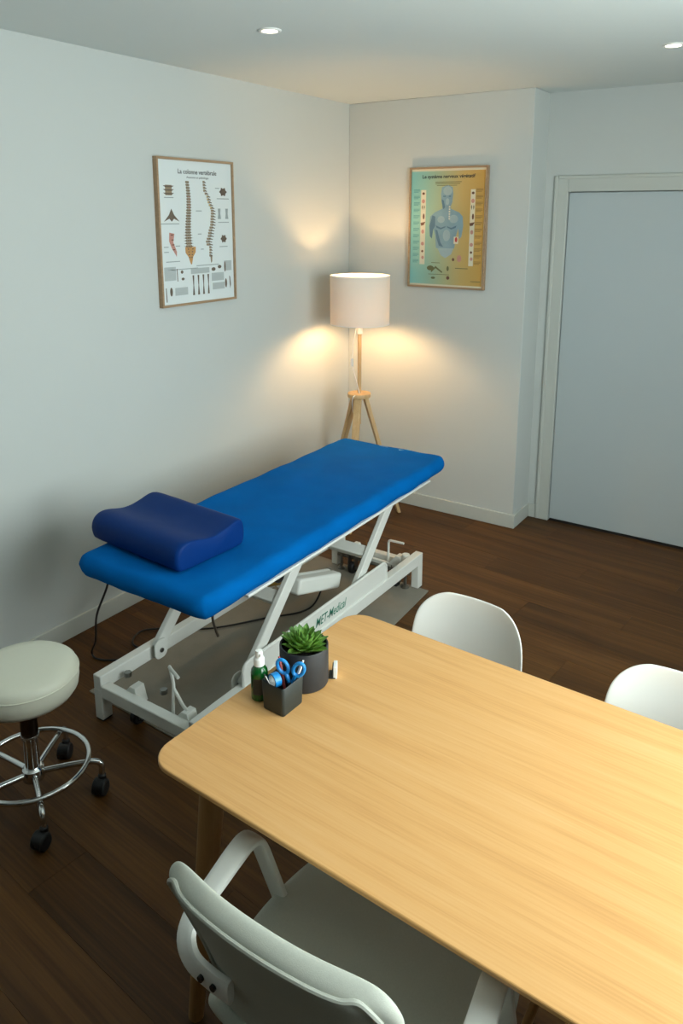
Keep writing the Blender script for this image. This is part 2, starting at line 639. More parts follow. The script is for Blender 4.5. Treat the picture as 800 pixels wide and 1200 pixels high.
BH, BT = 0.085, 0.012
struct(MB().box(0, BT, FY, 0, 0, BH).build('baseboard_left', 'trim', bevel=0.003))
struct(MB().box(BT, BX + BT, -BT, 0, 0, BH).build('baseboard_back', 'trim', bevel=0.003))
struct(MB().box(BX, BX + BT, 0, BD, 0, BH).build('baseboard_return', 'trim', bevel=0.003))
struct(MB().box(BX + BT, 1.235, BD - BT, BD, 0, BH).build('baseboard_recess', 'trim', bevel=0.003))
struct(MB().box(RX - BT, RX, FY, BD, 0, BH).build('baseboard_right', 'trim', bevel=0.003))
struct(MB().box(BT, RX - BT, FY, FY + BT, 0, BH).build('baseboard_front', 'trim', bevel=0.003))

# door with casing
d = struct(MB().box(DX0 + 0.004, DX1 - 0.004, BD + 0.004, BD + 0.044, 0.014, DZ - 0.004).build('door_1', 'door', bevel=0.002))
h = MB()
h.cyl((2.165, BD + 0.004, 1.02), (2.165, BD - 0.006, 1.02), 0.026)
h.cyl((2.165, BD - 0.006, 1.02), (2.165, BD - 0.05, 1.02), 0.009)
h.bar((2.17, BD - 0.05, 1.02), (2.055, BD - 0.05, 1.02), 0.018, 0.014, (0, 0, 1))
h.build('door_handle', 'steel', d, bevel=0.002)
t = struct(MB().box(1.246, DX0, BD - 0.012, BD, 0, DZ + 0.075).box(DX0, DX1, BD - 0.014, BD, DZ, DZ + 0.075)
           .box(DX1, DX1 + 0.079, BD - 0.014, BD, 0, DZ + 0.075).build('trim_1', 'trim', bevel=0.003))
MB().box(1.236, 1.256, BD - 0.017, BD - 0.0, 0, DZ + 0.088).box(1.256, DX1 + 0.067, BD - 0.017, BD, DZ + 0.068, DZ + 0.088) \
    .box(DX1 + 0.067, DX1 + 0.093, BD - 0.017, BD, 0, DZ + 0.088).build('casing_moulding', 'trim', t, bevel=0.005, segs=3)
MB().box(DX0 - 0.02, DX1 + 0.02, BD + 0.046, BD + 0.06, 0.0, DZ + 0.02).build('door_stop', 'trim', t)

# window in the right wall, beyond the frame of the photograph
wf = MB()
fx0, fx1 = RX + 0.10, RX + 0.16
wf.box(fx0, fx1, y0, y0 + 0.05, z0, z1).box(fx0, fx1, y1 - 0.05, y1, z0, z1)
wf.box(fx0, fx1, y0 + 0.05, y1 - 0.05, z0, z0 + 0.05).box(fx0, fx1, y0 + 0.05, y1 - 0.05, z1 - 0.05, z1)
wf.box(fx0, fx1, (y0 + y1) / 2 - 0.04, (y0 + y1) / 2 + 0.04, z0 + 0.05, z1 - 0.05)
win = struct(wf.build('window_1', 'white', bevel=0.004))
for a, b in ((y0 + 0.05, (y0 + y1) / 2 - 0.04), ((y0 + y1) / 2 + 0.04, y1 - 0.05)):
    MB().box(RX + 0.128, RX + 0.132, a, b, z0 + 0.05, z1 - 0.05).build('pane', 'pane', win, smooth=False)
MB().box(RX - 0.05, RX + 0.10, y0 - 0.0, y1 + 0.0, z0 - 0.02, z0 + 0.005).build('window_sill', 'white', win, bevel=0.004)

# recessed ceiling lights
def downlight(x, y, label):
    t = thing('recessed_downlight', label, 'ceiling light', (x, y, CZ), 0, 'recessed ceiling lights')
    MB().lathe([(0.030, -0.001), (0.030, -0.005), (0.040, -0.006), (0.043, -0.003), (0.043, 0.0), (0.030, -0.0)], 28, cap=False).build('ring', 'white', t)
    MB().lathe([(0.030, -0.004), (0.018, -0.0025), (0.001, -0.002), (0.001, -0.0008), (0.030, -0.0008)], 28).build('lens', 'spot', t)
    return t
downlight(0.810, -1.779, 'lit round recessed ceiling spot above the blue treatment table')
downlight(1.999, -0.708, 'lit round recessed ceiling spot in front of the door')

# ================================================================== TREATMENT TABLE
TX, TY = 0.815, -1.76
bed = thing('treatment_table', 'height-adjustable massage table with blue terry cover and white steel scissor frame', 'massage table', (TX, TY, 0), R(0.0))
def yl(v):
    return v - TY
# base frame ------------------------------------------------------
HX, HY = 0.262, 0.80
base = MB()
for sx in (-1, 1):
    x = sx * (HX - 0.02)
    base.box(x - 0.02, x + 0.02, -HY, HY, 0.128, 0.185)
base.box(-HX + 0.04, HX - 0.04, -HY, -HY + 0.04, 0.100, 0.148)
base.box(-HX + 0.04, HX - 0.04, HY - 0.04, HY, 0.085, 0.135)
bf = base.build('base_frame', 'white_metal', bed, bevel=0.004)
for sx in (-1, 1):
    for sy in (-1, 1):
        x, y = sx * (HX - 0.02), sy * (HY - 0.0225)
        lg = MB().box(x - 0.02, x + 0.02, y - 0.0225, y + 0.0225, 0.006, 0.13).build('leg', 'white_metal', bed, bevel=0.003)
        MB().box(x - 0.018, x + 0.018, y - 0.02, y + 0.02, 0.0, 0.007).build('rubber_foot', 'rubber', lg)
# castor gear at both ends
for sy in (-1, 1):
    yb = sy * (HY - 0.02)
    for x in (-0.13, 0.13):
        b = MB()
        ins = -sy
        poly = [(-0.045, 0.0), (0.05, 0.0), (0.032, 0.060), (0.005, 0.060)]
        m = Matrix(((1, 0, 0, x + 0.015), (0, 0, ins, yb + ins * 0.018), (0, 1, 0, 0.108), (0, 0, 0, 1)))
        b.prism(poly, 0, 0.045, m)
        br = b.build('castor_bracket', 'white_metal', bed, bevel=0.002)
        MB().cyl((x + 0.006, yb + ins * 0.05, 0.032), (x + 0.034, yb + ins * 0.05, 0.032), 0.031, n=24).build('wheel', 'rubber', br, bevel=0.006)
        MB().cyl((x - 0.008, yb + ins * 0.05, 0.032), (x + 0.046, yb + ins * 0.05, 0.032), 0.008).bar((x, yb + ins * 0.05, 0.03), (x, yb + ins * 0.05, 0.115), 0.005, 0.03)\
            .bar((x + 0.04, yb + ins * 0.05, 0.03), (x + 0.04, yb + ins * 0.05, 0.115), 0.005, 0.03).build('fork', 'steel', br)
    MB().cyl((-0.215, yb - sy * 0.03, 0.075), (0.215, yb - sy * 0.03, 0.075), 0.009).build('castor_rod', 'steel', bed)
# levelling posts at the foot end
for x in (-0.185, 0.20):
    ps = MB().cyl((x, 0.735, 0.115), (x, 0.735, 0.185), 0.020, n=20).build('levelling_post', 'white_metal', bed, bevel=0.003)
    MB().cyl((x, 0.735, 0.02), (x, 0.735, 0.115), 0.008).lathe([(0.021, 0.0), (0.021, 0.01), (0.012, 0.018), (0.008, 0.02)], 20, (x, 0.735, 0.0)).build('threaded_foot', 'steel', ps)
for x in (-0.19, -0.0):
    MB().cyl((x, -0.70, 0.148), (x, -0.70, 0.165), 0.014, n=6).build('bolt', 'steel', bed)
MB().bar((-HX + 0.04, HY - 0.075, 0.112), (HX - 0.04, HY - 0.075, 0.112), 0.018, 0.018, (0, 0, 1)).build('end_rail', 'white_metal', bed, bevel=0.002)
# Y-shaped pedal at the head end and bent lever at the foot end
xp, yp = 0.075, yl(-2.49)
p = MB()
p.tube(smooth_path([(xp, yp, 0.10), (xp, yp + 0.005, 0.17), (xp - 0.012, yp + 0.02, 0.215), (xp - 0.035, yp + 0.03, 0.262), (xp - 0.03, yp + 0.025, 0.268), (xp + 0.03, yp + 0.005, 0.262)], 4), 0.0062, 10)
p.tube(smooth_path([(xp - 0.005, yp + 0.015, 0.20), (xp + 0.02, yp + 0.012, 0.178), (xp + 0.05, yp, 0.168), (xp + 0.09, yp - 0.015, 0.166)], 4), 0.0062, 10)
p.build('pedal', 'white_metal', bed)
xq, yq = 0.10, 0.735
MB().tube([(xq, yq, 0.10), (xq, yq, 0.222), (xq + 0.004, yq, 0.232), (xq + 0.012, yq, 0.236), (xq + 0.085, yq + 0.004, 0.236)], 0.0062, 10).build('lever', 'white_metal', bed)
# scissor arms -----------------------------------------------------
AX = 0.222
arms = ((-2.285, -1.905), (-1.585, -1.205))
for sx in (-1, 1):
    for ya, yb in arms:
        a = Vector((sx * AX, yl(ya), 0.165))
        b = Vector((sx * AX, yl(yb), 0.565))
        ar = MB().bar(a, b, 0.024, 0.052).build('scissor_arm', 'white_metal', bed, bevel=0.004)
        bk = MB()
        m = Matrix(((0, 0, sx, sx * (AX - 0.026)), (1, 0, 0, a.y), (0, 1, 0, a.z), (0, 0, 0, 1)))
        bk.prism(rrect(-0.032, 0.032, -0.035, 0.045, 0.025, 5), 0, 0.006, m)
        bk.build('pivot_bracket', 'white_metal', ar, bevel=0.001)
        MB().cyl((sx * (AX - 0.032), a.y, a.z), (sx * (AX + 0.018), a.y, a.z), 0.009, n=12).build('bolt', 'steel', ar)
        MB().cyl((sx * (AX - 0.016), b.y, b.z - 0.01), (sx * (AX + 0.016), b.y, b.z - 0.01), 0.009, n=12).build('bolt', 'steel', ar)
for f, (ya, yb) in ((0.60, arms[0]), (0.45, arms[1])):
    y = yl(ya + (yb - ya) * f)
    z = 0.165 + 0.40 * f
    MB().bar((-AX + 0.012, y, z), (AX - 0.012, y, z), 0.05, 0.04, (0, 1, 0.9)).build('cross_tube', 'white_metal', bed, bevel=0.004)
# linear actuator
ac = MB()
a, b = Vector((0.07, yl(-2.02), 0.40)), Vector((0.07, yl(-1.52), 0.245))
dv = (b - a).normalized()
am = MB().cyl(a + dv * 0.16, b, 0.026, n=20).build('actuator_tube', 'white_metal', bed, bevel=0.004)
MB().cyl(a, a + dv * 0.16, 0.012, n=14).build('piston', 'brass', am)
MB().bar(a + dv * 0.20 + Vector((0.045, 0, -0.01)), b + Vector((0.045, 0, -0.01)), 0.055, 0.07).build('motor_housing', 'white_metal', am, bevel=0.012, segs=3)
MB().cyl(b - dv * 0.005, b + dv * 0.02, 0.030, n=20).build('end_cap', 'steel', am, bevel=0.003)
# logo panel standing inside the near rail
px = AX + 0.026
pl = MB()
m = Matrix(((0, 0, 1, px), (1, 0, 0, 0), (0, 1, 0, 0), (0, 0, 0, 1)))
pl.prism(rrect(yl(-2.31), yl(-1.31), 0.165, 0.268, 0.03, 6), 0, 0.006, m)
pn = pl.build('side_panel', 'white_metal', bed, bevel=0.001)
loop = [(px + 0.003, y, z) for y, z in rrect(yl(-2.312), yl(-1.308), 0.162, 0.271, 0.032, 6)]
MB().tube(loop, 0.007, 8, closed=True).build('panel_rim', 'white_metal', pn)
text_mesh('logo_lettering', 'MET-Medical', 0.055, 'green_ink', pn, (px + 0.0068, yl(-1.765), 0.222), (R(90), 0, R(90)), width=0.225, bold=0.0004, shear=0.35)
# upper frame, mattress and cover ------------------------------------
uf = MB()
for sx in (-1, 1):
    uf.box(sx * 0.235 - 0.02, sx * 0.235 + 0.02, -0.70, 0.76, 0.552, 0.588)
for y in (-0.66, -0.15, 0.40, 0.72):
    uf.box(-0.215, 0.215, y, y + 0.04, 0.552, 0.588)
uf.build('upper_frame', 'white_metal', bed, bevel=0.003)
tb = MB().box(-0.285, 0.304, -0.66, 0.70, 0.586, 0.597).build('top_board', 'white_metal', bed, bevel=0.003)
tb.location = (0.028, 0.040, 0)
tb.rotation_euler = (0, 0, R(0.9))

def soft_slab(hx, hy, z0, z1, nx, ny, rc, power_edge=0.5, wob=0.004, seed=0.0, sag=0.0, top_fn=None):
    """closed cushion: top and bottom grids joined by rounded sides, corners rounded in plan"""
    mb = MB()
    def plan(u, v):
        # u, v in -1..1 -> rounded rectangle
        x, y = u * hx, v * hy
        ix, iy = hx - rc, hy - rc
        if abs(x) > ix and abs(y) > iy:
            dx, dy = abs(x) - ix, abs(y) - iy
            mxx = max(dx, dy)
            l = math.hypot(dx, dy)
            if l > 1e-9:
                dx, dy = dx / l * mxx, dy / l * mxx
            x, y = math.copysign(ix + dx, x), math.copysign(iy + dy, y)
        return x, y
    def edge(u, v):
        return max(abs(u), abs(v) if True else 0)
    def coords(n):
        return [math.sin((2 * i / n - 1) * math.pi / 2) * 0.35 + (2 * i / n - 1) * 0.65 for i in range(n + 1)]
    U, V = coords(nx), coords(ny)
    rows = []
    # shells: list of (scale inset, z) from bottom center ... we make a stack of rings by offsetting
    def grid(sign):
        ids = {}
        for i, u in enumerate(U):
            for j, v in enumerate(V):
                x, y = plan(u, v)
                dx, dy = hx - abs(x), hy - abs(y)
                dd = min(dx, dy)
                ro = (z1 - z0) / 2
                k = 1.0 if dd > ro else math.sqrt(max(0, 1 - (1 - dd / ro) ** 2))
                zc = (z0 + z1) / 2
                z = zc + sign * ro * k
                if top_fn and sign > 0:
                    z = zc + (top_fn(x, y) + ro) * k
                nz = noise.noise(Vector((x * 9 + seed, y * 9, 1.7 + sign)))
                z += wob * nz
                z -= sag * (abs(x / hx) ** 3) * 0.5
                x += wob * 1.2 * noise.noise(Vector((seed + 5, y * 11, sign * 2.0))) * (1 if dd < ro else 0.2)
                y += wob * 1.2 * noise.noise(Vector((x * 11, seed + 9, sign * 2.0))) * (1 if dd < ro else 0.2)
                rim = i in (0, nx) or j in (0, ny)
                if rim:
                    if sign > 0:
                        ids[i, j] = len(mb.v)
                        mb.v.append((x, y, zc + wob * noise.noise(Vector((x * 9, y * 9, seed)))))
                        rimid[i, j] = ids[i, j]
                    else:
                        ids[i, j] = rimid[i, j]
                else:
                    ids[i, j] = len(mb.v)
                    mb.v.append((x, y, z))
        for i in range(nx):
            for j in range(ny):
                q = (ids[i, j], ids[i + 1, j], ids[i + 1, j + 1], ids[i, j + 1])
                mb.f.append(q if sign > 0 else tuple(reversed(q)))
    rimid = {}
    grid(1)
    grid(-1)
    return mb

MCX, MHX, MHY = 0.028, 0.318, 0.888
mt = soft_slab(MHX, MHY, 0.592, 0.672, 26, 64, 0.075, wob=0.006, seed=3.1)
cover = mt.build('cushion_cover', 'blue', bed, sub=1, angle=180)
cover.location = (MCX, 0.040, 0)
cover.rotation_euler = (0, 0, R(0.9))
# woven marks at the foot end of the cover
MB().box(-0.055, -0.005, 0.825, 0.833, 0.6735, 0.6745).build('woven_mark', 'lightblue', cover)
MB().prism([(0.06, 0.826), (0.085, 0.834), (0.068, 0.812)], 0.6735, 0.6745).build('woven_mark', 'lightblue', cover)
# knob and rod below the cushion
kb = MB().cyl((0.240, yl(-2.150), 0.560), (0.300, yl(-2.150), 0.560), 0.026, 0.026, n=18).build('adjustment_knob', 'black', bed, bevel=0.006, segs=3)
MB().cyl((0.14, yl(-2.150), 0.560), (0.25, yl(-2.150), 0.560), 0.008).build('knob_shaft', 'steel', kb)
MB().tube([(0.262, yl(-2.47), 0.585), (0.266, yl(-2.47), 0.52), (0.272, yl(-2.455), 0.463)], 0.0045, 8).build('release_rod', 'steel', bed)
# power cable
cb = smooth_path([(-0.26, yl(-2.47), 0.585), (-0.27, yl(-2.46), 0.50), (-0.36, yl(-2.45), 0.34), (-0.50, yl(-2.36), 0.14), (-0.61, yl(-2.30), 0.02), (-0.56, yl(-2.305), 0.006),
                  (-0.46, yl(-2.24), 0.006), (-0.36, yl(-2.13), 0.006), (-0.52, yl(-2.15), 0.006), (-0.58, yl(-2.06), 0.008), (-0.50, yl(-1.98), 0.012),
                  (-0.33, yl(-1.87), 0.014), (-0.18, yl(-1.66), 0.014), (-0.05, yl(-1.50), 0.03), (0.06, yl(-1.52), 0.22)], 8)
MB().tube(cb, 0.0042, 8).build('power_cable', 'black', bed)

# contour pillow
def pillow_mesh():
    """contour profile in y-z (low front lobe, dip, back lobe), swept along x with rounded ends"""
    hx = 0.236
    top = [(-0.160, 0.020), (-0.163, 0.048), (-0.156, 0.074), (-0.138, 0.091), (-0.112, 0.097), (-0.080, 0.094), (-0.045, 0.086), (-0.010, 0.080), (0.030, 0.081), (0.070, 0.089), (0.105, 0.098), (0.130, 0.100), (0.150, 0.090), (0.158, 0.066), (0.160, 0.035), (0.154, 0.010), (0.130, 0.001), (0.0, 0.0), (-0.130, 0.001), (-0.152, 0.007)]
    prof = [(p.x, p.y) for p in smooth_path([(y, z, 0) for y, z in top], 3, closed=True)]
    m = MB()
    secs = [(-hx, 0.86), (-hx + 0.0015, 0.93), (-hx + 0.006, 0.97), (-hx + 0.016, 0.995)]
    secs += [(-hx + 0.016 + (2 * hx - 0.032) * i / 14, 1.0) for i in range(1, 14)]
    secs += [(-x, k) for x, k in reversed(secs[:4])]
    n = len(prof)
    for x, k in secs:
        for y, z in prof:
            zz = 0.048 + (z - 0.048) * k
            yy = y * (0.02 + 0.98 * k)
            q = 0.0018 * noise.noise(Vector((x * 14, yy * 14, zz * 20)))
            m.v.append((x, yy + q, zz + q * 0.7))
    for i in range(len(secs) - 1):
        for j in range(n):
            m.f.append((i * n + j, i * n + (j + 1) % n, (i + 1) * n + (j + 1) % n, (i + 1) * n + j))
    m.f += [tuple(range(n)), tuple(range((len(secs) - 1) * n, len(secs) * n))]
    return m
pil = pillow_mesh().build('contour_pillow', 'navy', None, angle=50)
pil.location = (0.748, -2.340, 0.677)
pil.rotation_euler = (0, 0, R(-3.5))
tag(pil, 'navy blue leatherette contour pillow lying on the blue treatment table', 'pillow')

# felt mat under the table
mm = MB().prism([(-0.430, -0.735), (0.375, -0.755), (0.300, 0.745), (-0.410, 0.765)], 0.0, 0.006)
mat_o = mm.build('floor_mat', 'carpet', None, bevel=0.002)
mat_o.location = (0.830, -1.735, 0.0)
tag(mat_o, 'thin grey felt mat on the floor under the treatment table', 'mat')

# ================================================================== TRIPOD FLOOR LAMP
lx, ly = 0.32, -0.37
lamp = thing('floor_lamp', 'tripod floor lamp of pale wood with a lit white drum shade in the corner', 'floor lamp', (lx, ly, 0))
MB().lathe([(0.068, 0.768), (0.070, 0.772), (0.070, 0.790), (0.068, 0.794)], 36).build('disc', 'pine', lamp, bevel=0.001)
MB().cyl((0, 0, 0.60), (0, 0, 1.175), 0.0115, n=20).build('pole', 'pine', lamp)
for ang in (50.5, 170.5, 290.5):
    c, s_ = math.cos(R(ang)), math.sin(R(ang))
    a = Vector((c * 0.036, s_ * 0.036, 0.770))
    b = Vector((c * 0.268, s_ * 0.268, 0.0))
    lg = MB()
    d = (b - a)
    n = Vector((-s_, c, 0))
    t1 = Vector((c, s_, 0))
    vs = []
    for pt, wn, wt in ((a, 0.023, 0.013), (b, 0.016, 0.011)):
        for k1, k2 in ((-1, -1), (1, -1), (1, 1), (-1, 1)):
            vs.append(pt + n * wn * k1 + t1 * wt * k2)
    lg.add(vs, [(0, 1, 2, 3), (7, 6, 5, 4), (0, 4, 5, 1), (1, 5, 6, 2), (2, 6, 7, 3), (3, 7, 4, 0)])
    lg.build('leg', 'pine', lamp, bevel=0.004)
sk = MB().cyl((0, 0, 1.15), (0, 0, 1.205), 0.017, 0.017, n=20).cyl((0, 0, 1.205), (0, 0, 1.24), 0.022, n=20).build('socket', 'white', lamp, bevel=0.003)
MB().lathe([(0.013, 1.235), (0.016, 1.25), (0.030, 1.28), (0.033, 1.305), (0.028, 1.328), (0.012, 1.340), (0.002, 1.342)], 24).build('bulb', 'glow', lamp)
SR = 0.174
z0s, z1s = 1.212, 1.492
prof = [(SR, z0s), (SR, z1s), (SR - 0.0012, z1s), (SR - 0.0012, z0s), (SR, z0s)]
sh = MB().lathe(prof, 64, cap=False).build('lamp_shade', 'shade', lamp)
for z in (z0s, z1s):
    MB().tube([((SR - 0.0006) * math.cos(2 * math.pi * i / 64), (SR - 0.0006) * math.sin(2 * math.pi * i / 64), z) for i in range(64)], 0.0024, 8, closed=True).build('shade_rim', 'white', sh)
sp = MB()
for k in range(3):
    a = R(120 * k + 20)
    sp.cyl((0.02 * math.cos(a), 0.02 * math.sin(a), 1.240), (SR * math.cos(a), SR * math.sin(a), z0s + 0.004), 0.002, n=6)
sp.build('shade_carrier', 'white', lamp)
cd = smooth_path([(-0.012, -0.014, 1.20), (-0.028, -0.022, 1.10), (-0.034, -0.026, 1.0), (-0.03, -0.026, 0.95), (-0.006, -0.020, 0.86), (0.012, -0.02, 0.80), (0.016, -0.022, 0.79), (0.01, -0.082, 0.785), (-0.01, -0.06, 0.72), (-0.02, -0.03, 0.66)], 6)
co = MB().tube(cd, 0.0026, 8).build('cord', 'white', lamp)
MB().box(-0.042, -0.028, -0.034, -0.020, 0.955, 1.005).build('cord_switch', 'white', co, bevel=0.003)

# ================================================================== POSTERS
def poster(name, label, loc, rz, w, h, paper):
    t = thing(name, label, 'poster', loc, rz)
    fwid, dep = 0.011, 0.026
    f = MB()
    f.box(-w / 2, w / 2, -dep, 0, 0, fwid).box(-w / 2, w / 2, -dep, 0, h - fwid, h)
    f.box(-w / 2, -w / 2 + fwid, -dep, 0, fwid, h - fwid).box(w / 2 - fwid, w / 2, -dep, 0, fwid, h - fwid)
    f.build('picture_frame', 'frame_wood', t, bevel=0.0015)
    MB().box(-w / 2 + fwid, w / 2 - fwid, -0.016, -0.004, fwid, h - fwid).build('printed_sheet', paper, t, smooth=False)
    return t
class Ink:
    """flat print on a poster: u, v in 0..1 over the sheet, joined per illustration"""
    def __init__(s, t, w, h, name, m, lay=0):
        s.t, s.w, s.h, s.name, s.m = t, w - 0.022, h - 0.022, name, m
        s.y = -0.0162 - 0.0002 * lay
        s.mb = MB()
    def P(s, u, v):
        return ((u - 0.5) * s.w, s.y, 0.011 + v * s.h)
    def poly(s, pts):
        k = len(s.mb.v)
        s.mb.v += [s.P(u, v) for u, v in pts]
        s.mb.f.append(tuple(range(k, k + len(pts))))
        return s
    def rect(s, u0, u1, v0, v1):
        return s.poly([(u0, v0), (u1, v0), (u1, v1), (u0, v1)])
    def ell(s, u, v, ru, rv, n=14, rot=0):
        c, q = math.cos(rot), math.sin(rot)
        return s.poly([(u + ru * math.cos(2 * math.pi * i / n) * c - rv * math.sin(2 * math.pi * i / n) * q * s.h / s.w,
                        v + ru * math.cos(2 * math.pi * i / n) * q * s.w / s.h + rv * math.sin(2 * math.pi * i / n) * c) for i in range(n)])
    def done(s):
        me = bpy.data.meshes.new(s.name)
        me.from_pydata(s.mb.v, [], s.mb.f)
        bm = bmesh.new()
        bm.from_mesh(me)
        for f in bm.faces:
            f.normal_update()
            if f.normal.y > 0:
                f.normal_flip()
        bm.to_mesh(me)
        bm.free()
        me.materials.append(MT[s.m])
        o = bpy.data.objects.new(s.name, me)
        COL.objects.link(o)
        o.parent = s.t
        if len(s.mb.f) > 1:
            o['kind'] = 'stuff'
        return o
def ptext(t, w, h, name, txt, u, v, size, m, width=None, bold=0.0):
    return text_mesh(name, txt, size, m, t, ((u - 0.5) * (w - 0.022), -0.0165, 0.011 + v * (h - 0.022)), (R(90), 0, 0), width, bold)

# ---- spine chart
PW1, PH1 = 0.520, 0.690
p1 = poster('spine_poster', 'white anatomical chart of the spinal column in a thin wooden frame on the left wall', (0.0005, -1.372, 1.405), R(90), PW1, PH1, 'paper')
ptext(p1, PW1, PH1, 'title_lettering', 'La colonne vertébrale', 0.52, 0.925, 0.030, 'ink', 0.262, 0.0004)
ptext(p1, PW1, PH1, 'subtitle_lettering', 'Anatomie et pathologie', 0.52, 0.888, 0.013, 'ink', 0.15, 0.0001)
rnd = random.Random(3)
a = Ink(p1, PW1, PH1, 'front_spine_drawing', 'bone', 0)
b = Ink(p1, PW1, PH1, 'front_spine_shading', 'bone_dark', 1)
for i in range(24):
    v = 0.855 - i * 0.0195
    wd = 0.022 + 0.018 * (i / 23)
    u = 0.375 + 0.012 * math.sin(i * 0.25)
    a.rect(u - wd, u + wd, v - 0.007, v + 0.007)
    sp_ = wd * (1.35 if i < 19 else 1.7)
    b.poly([(u - sp_, v - 0.001), (u - wd * 0.6, v - 0.006), (u - wd * 0.6, v + 0.003)])
    b.poly([(u + sp_, v - 0.001), (u + wd * 0.6, v - 0.006), (u + wd * 0.6, v + 0.003)])
    b.rect(u - wd * 0.8, u + wd * 0.8, v - 0.0105, v - 0.0075)
    b.ell(u, v, wd * 0.25, 0.004, 8)
a.done()
b.done()
Ink(p1, PW1, PH1, 'front_sacrum_drawing', 'bone_orange', 0).poly([(0.315, 0.40), (0.46, 0.40), (0.455, 0.36), (0.42, 0.33), (0.40, 0.275), (0.385, 0.275), (0.355, 0.33), (0.318, 0.36)]).done()
b = Ink(p1, PW1, PH1, 'front_sacrum_shading', 'bone_dark', 1)
for i in range(4):
    for s_ in (-1, 1):
        b.ell(0.388 + s_ * (0.03 - i * 0.005), 0.385 - i * 0.02, 0.010, 0.005, 8)
b.done()
red = Ink(p1, PW1, PH1, 'nerve_highlight', 'pinkink', 2)
for i in range(5, 10):
    red.ell(0.39, 0.85 - i * 0.0195, 0.006, 0.006, 8)
red.done()
a = Ink(p1, PW1, PH1, 'side_spine_drawing', 'bone', 0)
b = Ink(p1, PW1, PH1, 'side_spine_shading', 'bone_dark', 1)
yv = Ink(p1, PW1, PH1, 'side_spine_highlight', 'yellowink', 2)
def side_u(k):
    pts = [(0, 0.60), (0.1, 0.605), (0.22, 0.655), (0.4, 0.71), (0.55, 0.70), (0.7, 0.665), (0.82, 0.63), (0.9, 0.665), (1.0, 0.66)]
    for (k0, u0), (k1, u1) in zip(pts, pts[1:]):
        if k <= k1:
            f = (k - k0) / (k1 - k0)
            return u0 + (u1 - u0) * (3 * f * f - 2 * f ** 3)
    return pts[-1][1]
for i in range(27):
    k = i / 26
    v = 0.862 - k * 0.53
    u = side_u(k)
    wd = 0.014 + 0.014 * min(1, k * 1.2) if i < 23 else 0.014
    a.rect(u - wd, u + wd, v - 0.0068, v + 0.0068)
    b.poly([(u + wd * 0.4, v + 0.006), (u + wd * 2.3, v - 0.004), (u + wd * 2.1, v - 0.010), (u + wd * 0.4, v - 0.003)])
    b.rect(u - wd * 0.9, u + wd, v - 0.010, v - 0.0075)
    if 4 < i < 10:
        yv.rect(u - wd, u - wd * 0.1, v - 0.005, v + 0.005)
a.poly([(0.66, 0.335), (0.69, 0.335), (0.685, 0.285), (0.668, 0.275)])
a.done()
b.done()
yv.done()
# left and right small drawings
def blob(u, v, su, sv, m1='bone_dark', m2='bone', kind=0):
    a = Ink(p1, PW1, PH1, 'bone_drawing', m2, 0)
    b = Ink(p1, PW1, PH1, 'bone_drawing_shading', m1, 1)
    if kind == 0:
        a.rect(u - su * 0.6, u + su * 0.6, v - sv, v + sv)
        for i in range(3):
            vv = v + sv * (0.7 - i * 0.7)
            b.poly([(u - su, vv + 0.006), (u + su, vv + 0.006), (u + su * 0.6, vv - 0.005), (u - su * 0.6, vv - 0.005)])
    elif kind == 1:
        b.poly([(u, v + sv), (u + su * 0.35, v), (u + su, v - sv), (u + su * 0.3, v - sv * 0.55), (u, v - sv), (u - su * 0.3, v - sv * 0.55), (u - su, v - sv), (u - su * 0.35, v)])
        a.ell(u, v - sv * 0.1, su * 0.2, sv * 0.3)
    elif kind == 2:
        pts = [(u - su * 0.5, v + sv), (u + su * 0.6, v + sv * 0.9), (u + su * 0.3, v + sv * 0.2), (u + su, v - sv * 0.6), (u + su * 0.9, v - sv), (u - su * 0.1, v - sv * 0.25), (u - su * 0.6, v + sv * 0.3)]
        a.poly(pts)
        for i in range(4):
            b.ell(u + su * (0.05 + 0.1 * i), v + sv * (0.8 - 0.4 * i), su * 0.3, sv * 0.05, 8)
    elif kind == 3:
        b.ell(u, v, su * 0.75, sv * 0.7)
        for i in range(6):
            t = i * math.pi / 3
            b.ell(u + su * 0.7 * math.cos(t), v + sv * 0.7 * math.sin(t), su * 0.22, sv * 0.22, 8)
        a.ell(u, v + 0.004, su * 0.35, sv * 0.3)
    elif kind == 4:
        for s_ in (-1, 1):
            b.poly([(u + s_ * su - 0.02, v + sv), (u + s_ * su + 0.02, v + sv), (u + s_ * su + 0.015, v), (u + s_ * su + 0.024, v - sv), (u + s_ * su - 0.024, v - sv), (u + s_ * su - 0.015, v)])
    a.done() if a.mb.v else None
    b.done()
blob(0.13, 0.795, 0.07, 0.035)
blob(0.155, 0.625, 0.10, 0.045, kind=1)
blob(0.145, 0.42, 0.06, 0.085, m1='brownink', m2='pinkink', kind=2)
blob(0.875, 0.795, 0.06, 0.036, m1='bone_dark', kind=3)
blob(0.865, 0.635, 0.055, 0.038, m1='greyink', kind=4)
blob(0.865, 0.45, 0.05, 0.034, kind=3)
g = Ink(p1, PW1, PH1, 'caption_print', 'greyink', 0)
for u, v, l in ((0.13, 0.745, 0.06), (0.13, 0.565, 0.12), (0.15, 0.302, 0.09), (0.87, 0.745, 0.09), (0.87, 0.572, 0.08), (0.86, 0.392, 0.06), (0.52, 0.655, 0.04), (0.07, 0.37, 0.03), (0.07, 0.405, 0.03), (0.22, 0.41, 0.03),
                (0.28, 0.245, 0.2), (0.62, 0.262, 0.16), (0.79, 0.82, 0.03), (0.52, 0.49, 0.025), (0.55, 0.38, 0.02)):
    g.rect(u - l, u + l, v - 0.003, v + 0.003)
g.done()
g = Ink(p1, PW1, PH1, 'text_block_print', 'blockink', 0)
